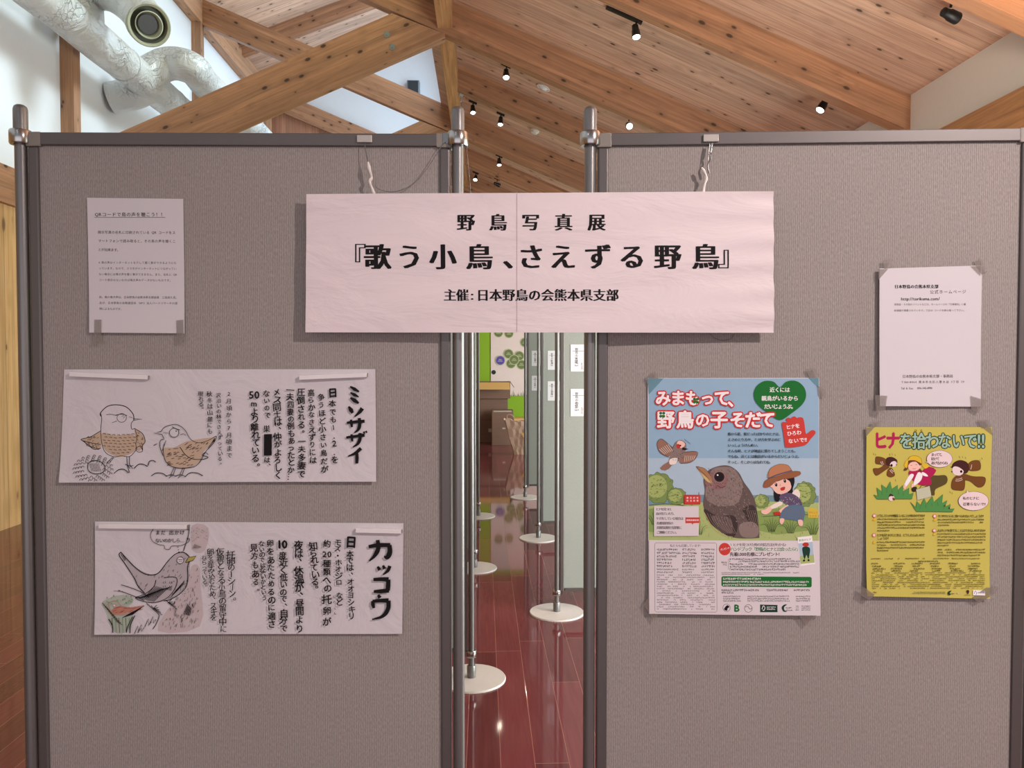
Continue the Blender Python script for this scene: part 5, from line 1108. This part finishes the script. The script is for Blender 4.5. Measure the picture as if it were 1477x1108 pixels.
# ================================================================== boxes and bag at the end of the hall
kc = NT('brown_cardboard'); g_ = kc.noise(kc.coord((6, 6, 90)), 1, 3); kc.base(kc.mix(g_, lin(112, 84, 70), lin(130, 100, 84))); kc.b.inputs['Roughness'].default_value = .8; M_CARDB = kc.m
M_KRAFT = flat('pale_cardboard', lin(214, 170, 104), .8); M_TAPE2 = flat('box_tape', lin(186, 170, 156), .4); M_BAGP = paper('kraft_bag_paper', lin(188, 158, 138), .5, 8)
BY = 13.0
def bp(px, py, y=BY): return on_y(px, py, y)
def carton(px0, px1, z0, z1, y, d, label, openflap=False, logo=None, tapes=False, mark=None, mat=None):
    a_, b_ = bp(px0, 600, y), bp(px1, 600, y); w_ = b_.x - a_.x; e = empty('cardboard_box', ((a_.x + b_.x) / 2, y + d / 2, z0)); tag(e, label, 'box', 'cardboard boxes by the end wall'); h = z1 - z0
    bm = bmesh.new()
    if openflap:
        t = .006; box(bm, -w_ / 2, w_ / 2, -d / 2, d / 2, 0, t); box(bm, -w_ / 2, w_ / 2, -d / 2, -d / 2 + t, t, h); box(bm, -w_ / 2, w_ / 2, d / 2 - t, d / 2, t, h); box(bm, -w_ / 2, -w_ / 2 + t, -d / 2 + t, d / 2 - t, t, h); box(bm, w_ / 2 - t, w_ / 2, -d / 2 + t, d / 2 - t, t, h)
    else: box(bm, -w_ / 2, w_ / 2, -d / 2, d / 2, 0, h)
    link('carton_body', bm, mat or M_CARDB, e, None, False, 0 if openflap else .004)
    if openflap:
        F_ = lambda M_, w2, l: link('flap', BX(-w2 / 2, w2 / 2, 0, l, 0, .005), M_KRAFT, e, M_)
        F_(Matrix.Translation((0, -d / 2, h)) @ Matrix.Rotation(R(205), 4, 'X'), w_ * .97, .20) if False else F_(Matrix.Translation((0, -d / 2 + .01, h)) @ Matrix.Rotation(R(180 + 38), 4, 'X'), w_ * .97, .20)
        link('flap', BX(0, .12, -d / 2, d / 2, 0, .005), M_CARDB, e, Matrix.Translation((w_ / 2, 0, h)) @ Matrix.Rotation(R(55), 4, 'Y'))
    if tapes:
        link('packing_tape', BX(-w_ * .42, w_ * .42, -d / 2 - .002, -d / 2, h - .022, h - .002), M_TAPE2, e)
    if mark:
        link('paper_label', BX(mark[0] - mark[2] / 2, mark[0] + mark[2] / 2, -d / 2 - .002, -d / 2, mark[1], mark[1] + mark[3]), M_TAPE2, e)
    if logo:
        x_, z_, ww, hh_ = logo; bm = bmesh.new()
        for r in range(3): box(bm, x_ - ww / 2 + .02 * r, x_ + ww / 2 - .02 * r, -d / 2 - .0015, -d / 2, z_ + r * hh_ / 3, z_ + r * hh_ / 3 + hh_ / 4)
        link('printed_mark', bm, flat('violet_print', lin(74, 46, 62)), e)
    return e
zz = lambda py, y=BY: bp(700, py, y).z
carton(676, 732, 0, zz(606) - .004, BY + .05, .40, 'brown cardboard box at the bottom of the stack by the end wall', mark=(.06, .18, .11, .06))
carton(674, 732.5, zz(606), zz(575) - .004, BY + .05, .40, 'brown cardboard box in the middle of the stack with a printed mark', False, (.30, .11, .2, .08))
carton(670, 736, zz(575), zz(551), BY, .42, 'open cardboard box with a pale flap on top of the stack', True)
carton(709.5, 740.5, 0, zz(592, BY - .35), BY - .42, .36, 'brown cardboard box standing on the floor before the stack', tapes=True, mark=(.02, .27, .05, .025))
carton(741, 768, 0, zz(604, BY + .2), BY + .25, .36, 'pale yellow brown cardboard box half hidden behind the paper bag', mat=M_KRAFT)
c0 = on_y(752, 659, 11.4); e = empty('paper_bag', (c0.x, 11.4, 0)); tag(e, 'crumpled brown paper bag with a handle beside the boxes', 'bag')
sc_ = 11.4 / F; bm = bmesh.new(); rings = []
for t in [i / 8 for i in range(9)]:
    hw = .115 + .085 * t; hd = .085 + .03 * t; z = t * (.50 + 0)
    ring = []
    for i in range(24):
        an = i / 24 * 2 * math.pi; cx, cy = math.cos(an), math.sin(an); k_ = 1 / max(abs(cx), abs(cy)) ** .85
        ring.append(bm.verts.new((cx * k_ * hw - .06 * t + .006 * math.sin(i * 2.1 + t * 9), cy * k_ * hd + .010 * math.sin(i * 3 + t * 11), z + (.02 * math.sin(i * 1.7) if t == 1 else 0) - .03 * t * cx)))
    rings.append(ring)
for r0, r1 in zip(rings, rings[1:]):
    for i in range(24): bm.faces.new((r0[i], r0[(i + 1) % 24], r1[(i + 1) % 24], r1[i]))
bm.faces.new(rings[0][::-1]); link('bag_body', bm, M_BAGP, e, None, False)
link('handle', tube([(-.20, -.10, .47), (-.22, -.11, .58), (-.17, -.11, .60), (-.12, -.11, .56), (-.11, -.11, .47)], .006, 8), M_BAGP, e, None, True)
bm = bmesh.new(); v = [bm.verts.new(p) for p in ((-.02, -.135, .34), (.06, -.14, .20), (.14, -.13, .30), (.12, -.13, .12), (.05, -.14, .10))]
bm.faces.new((v[0], v[1], v[2])); bm.faces.new((v[1], v[4], v[3], v[2])); link('folded_flap', bm, M_KRAFT, e)
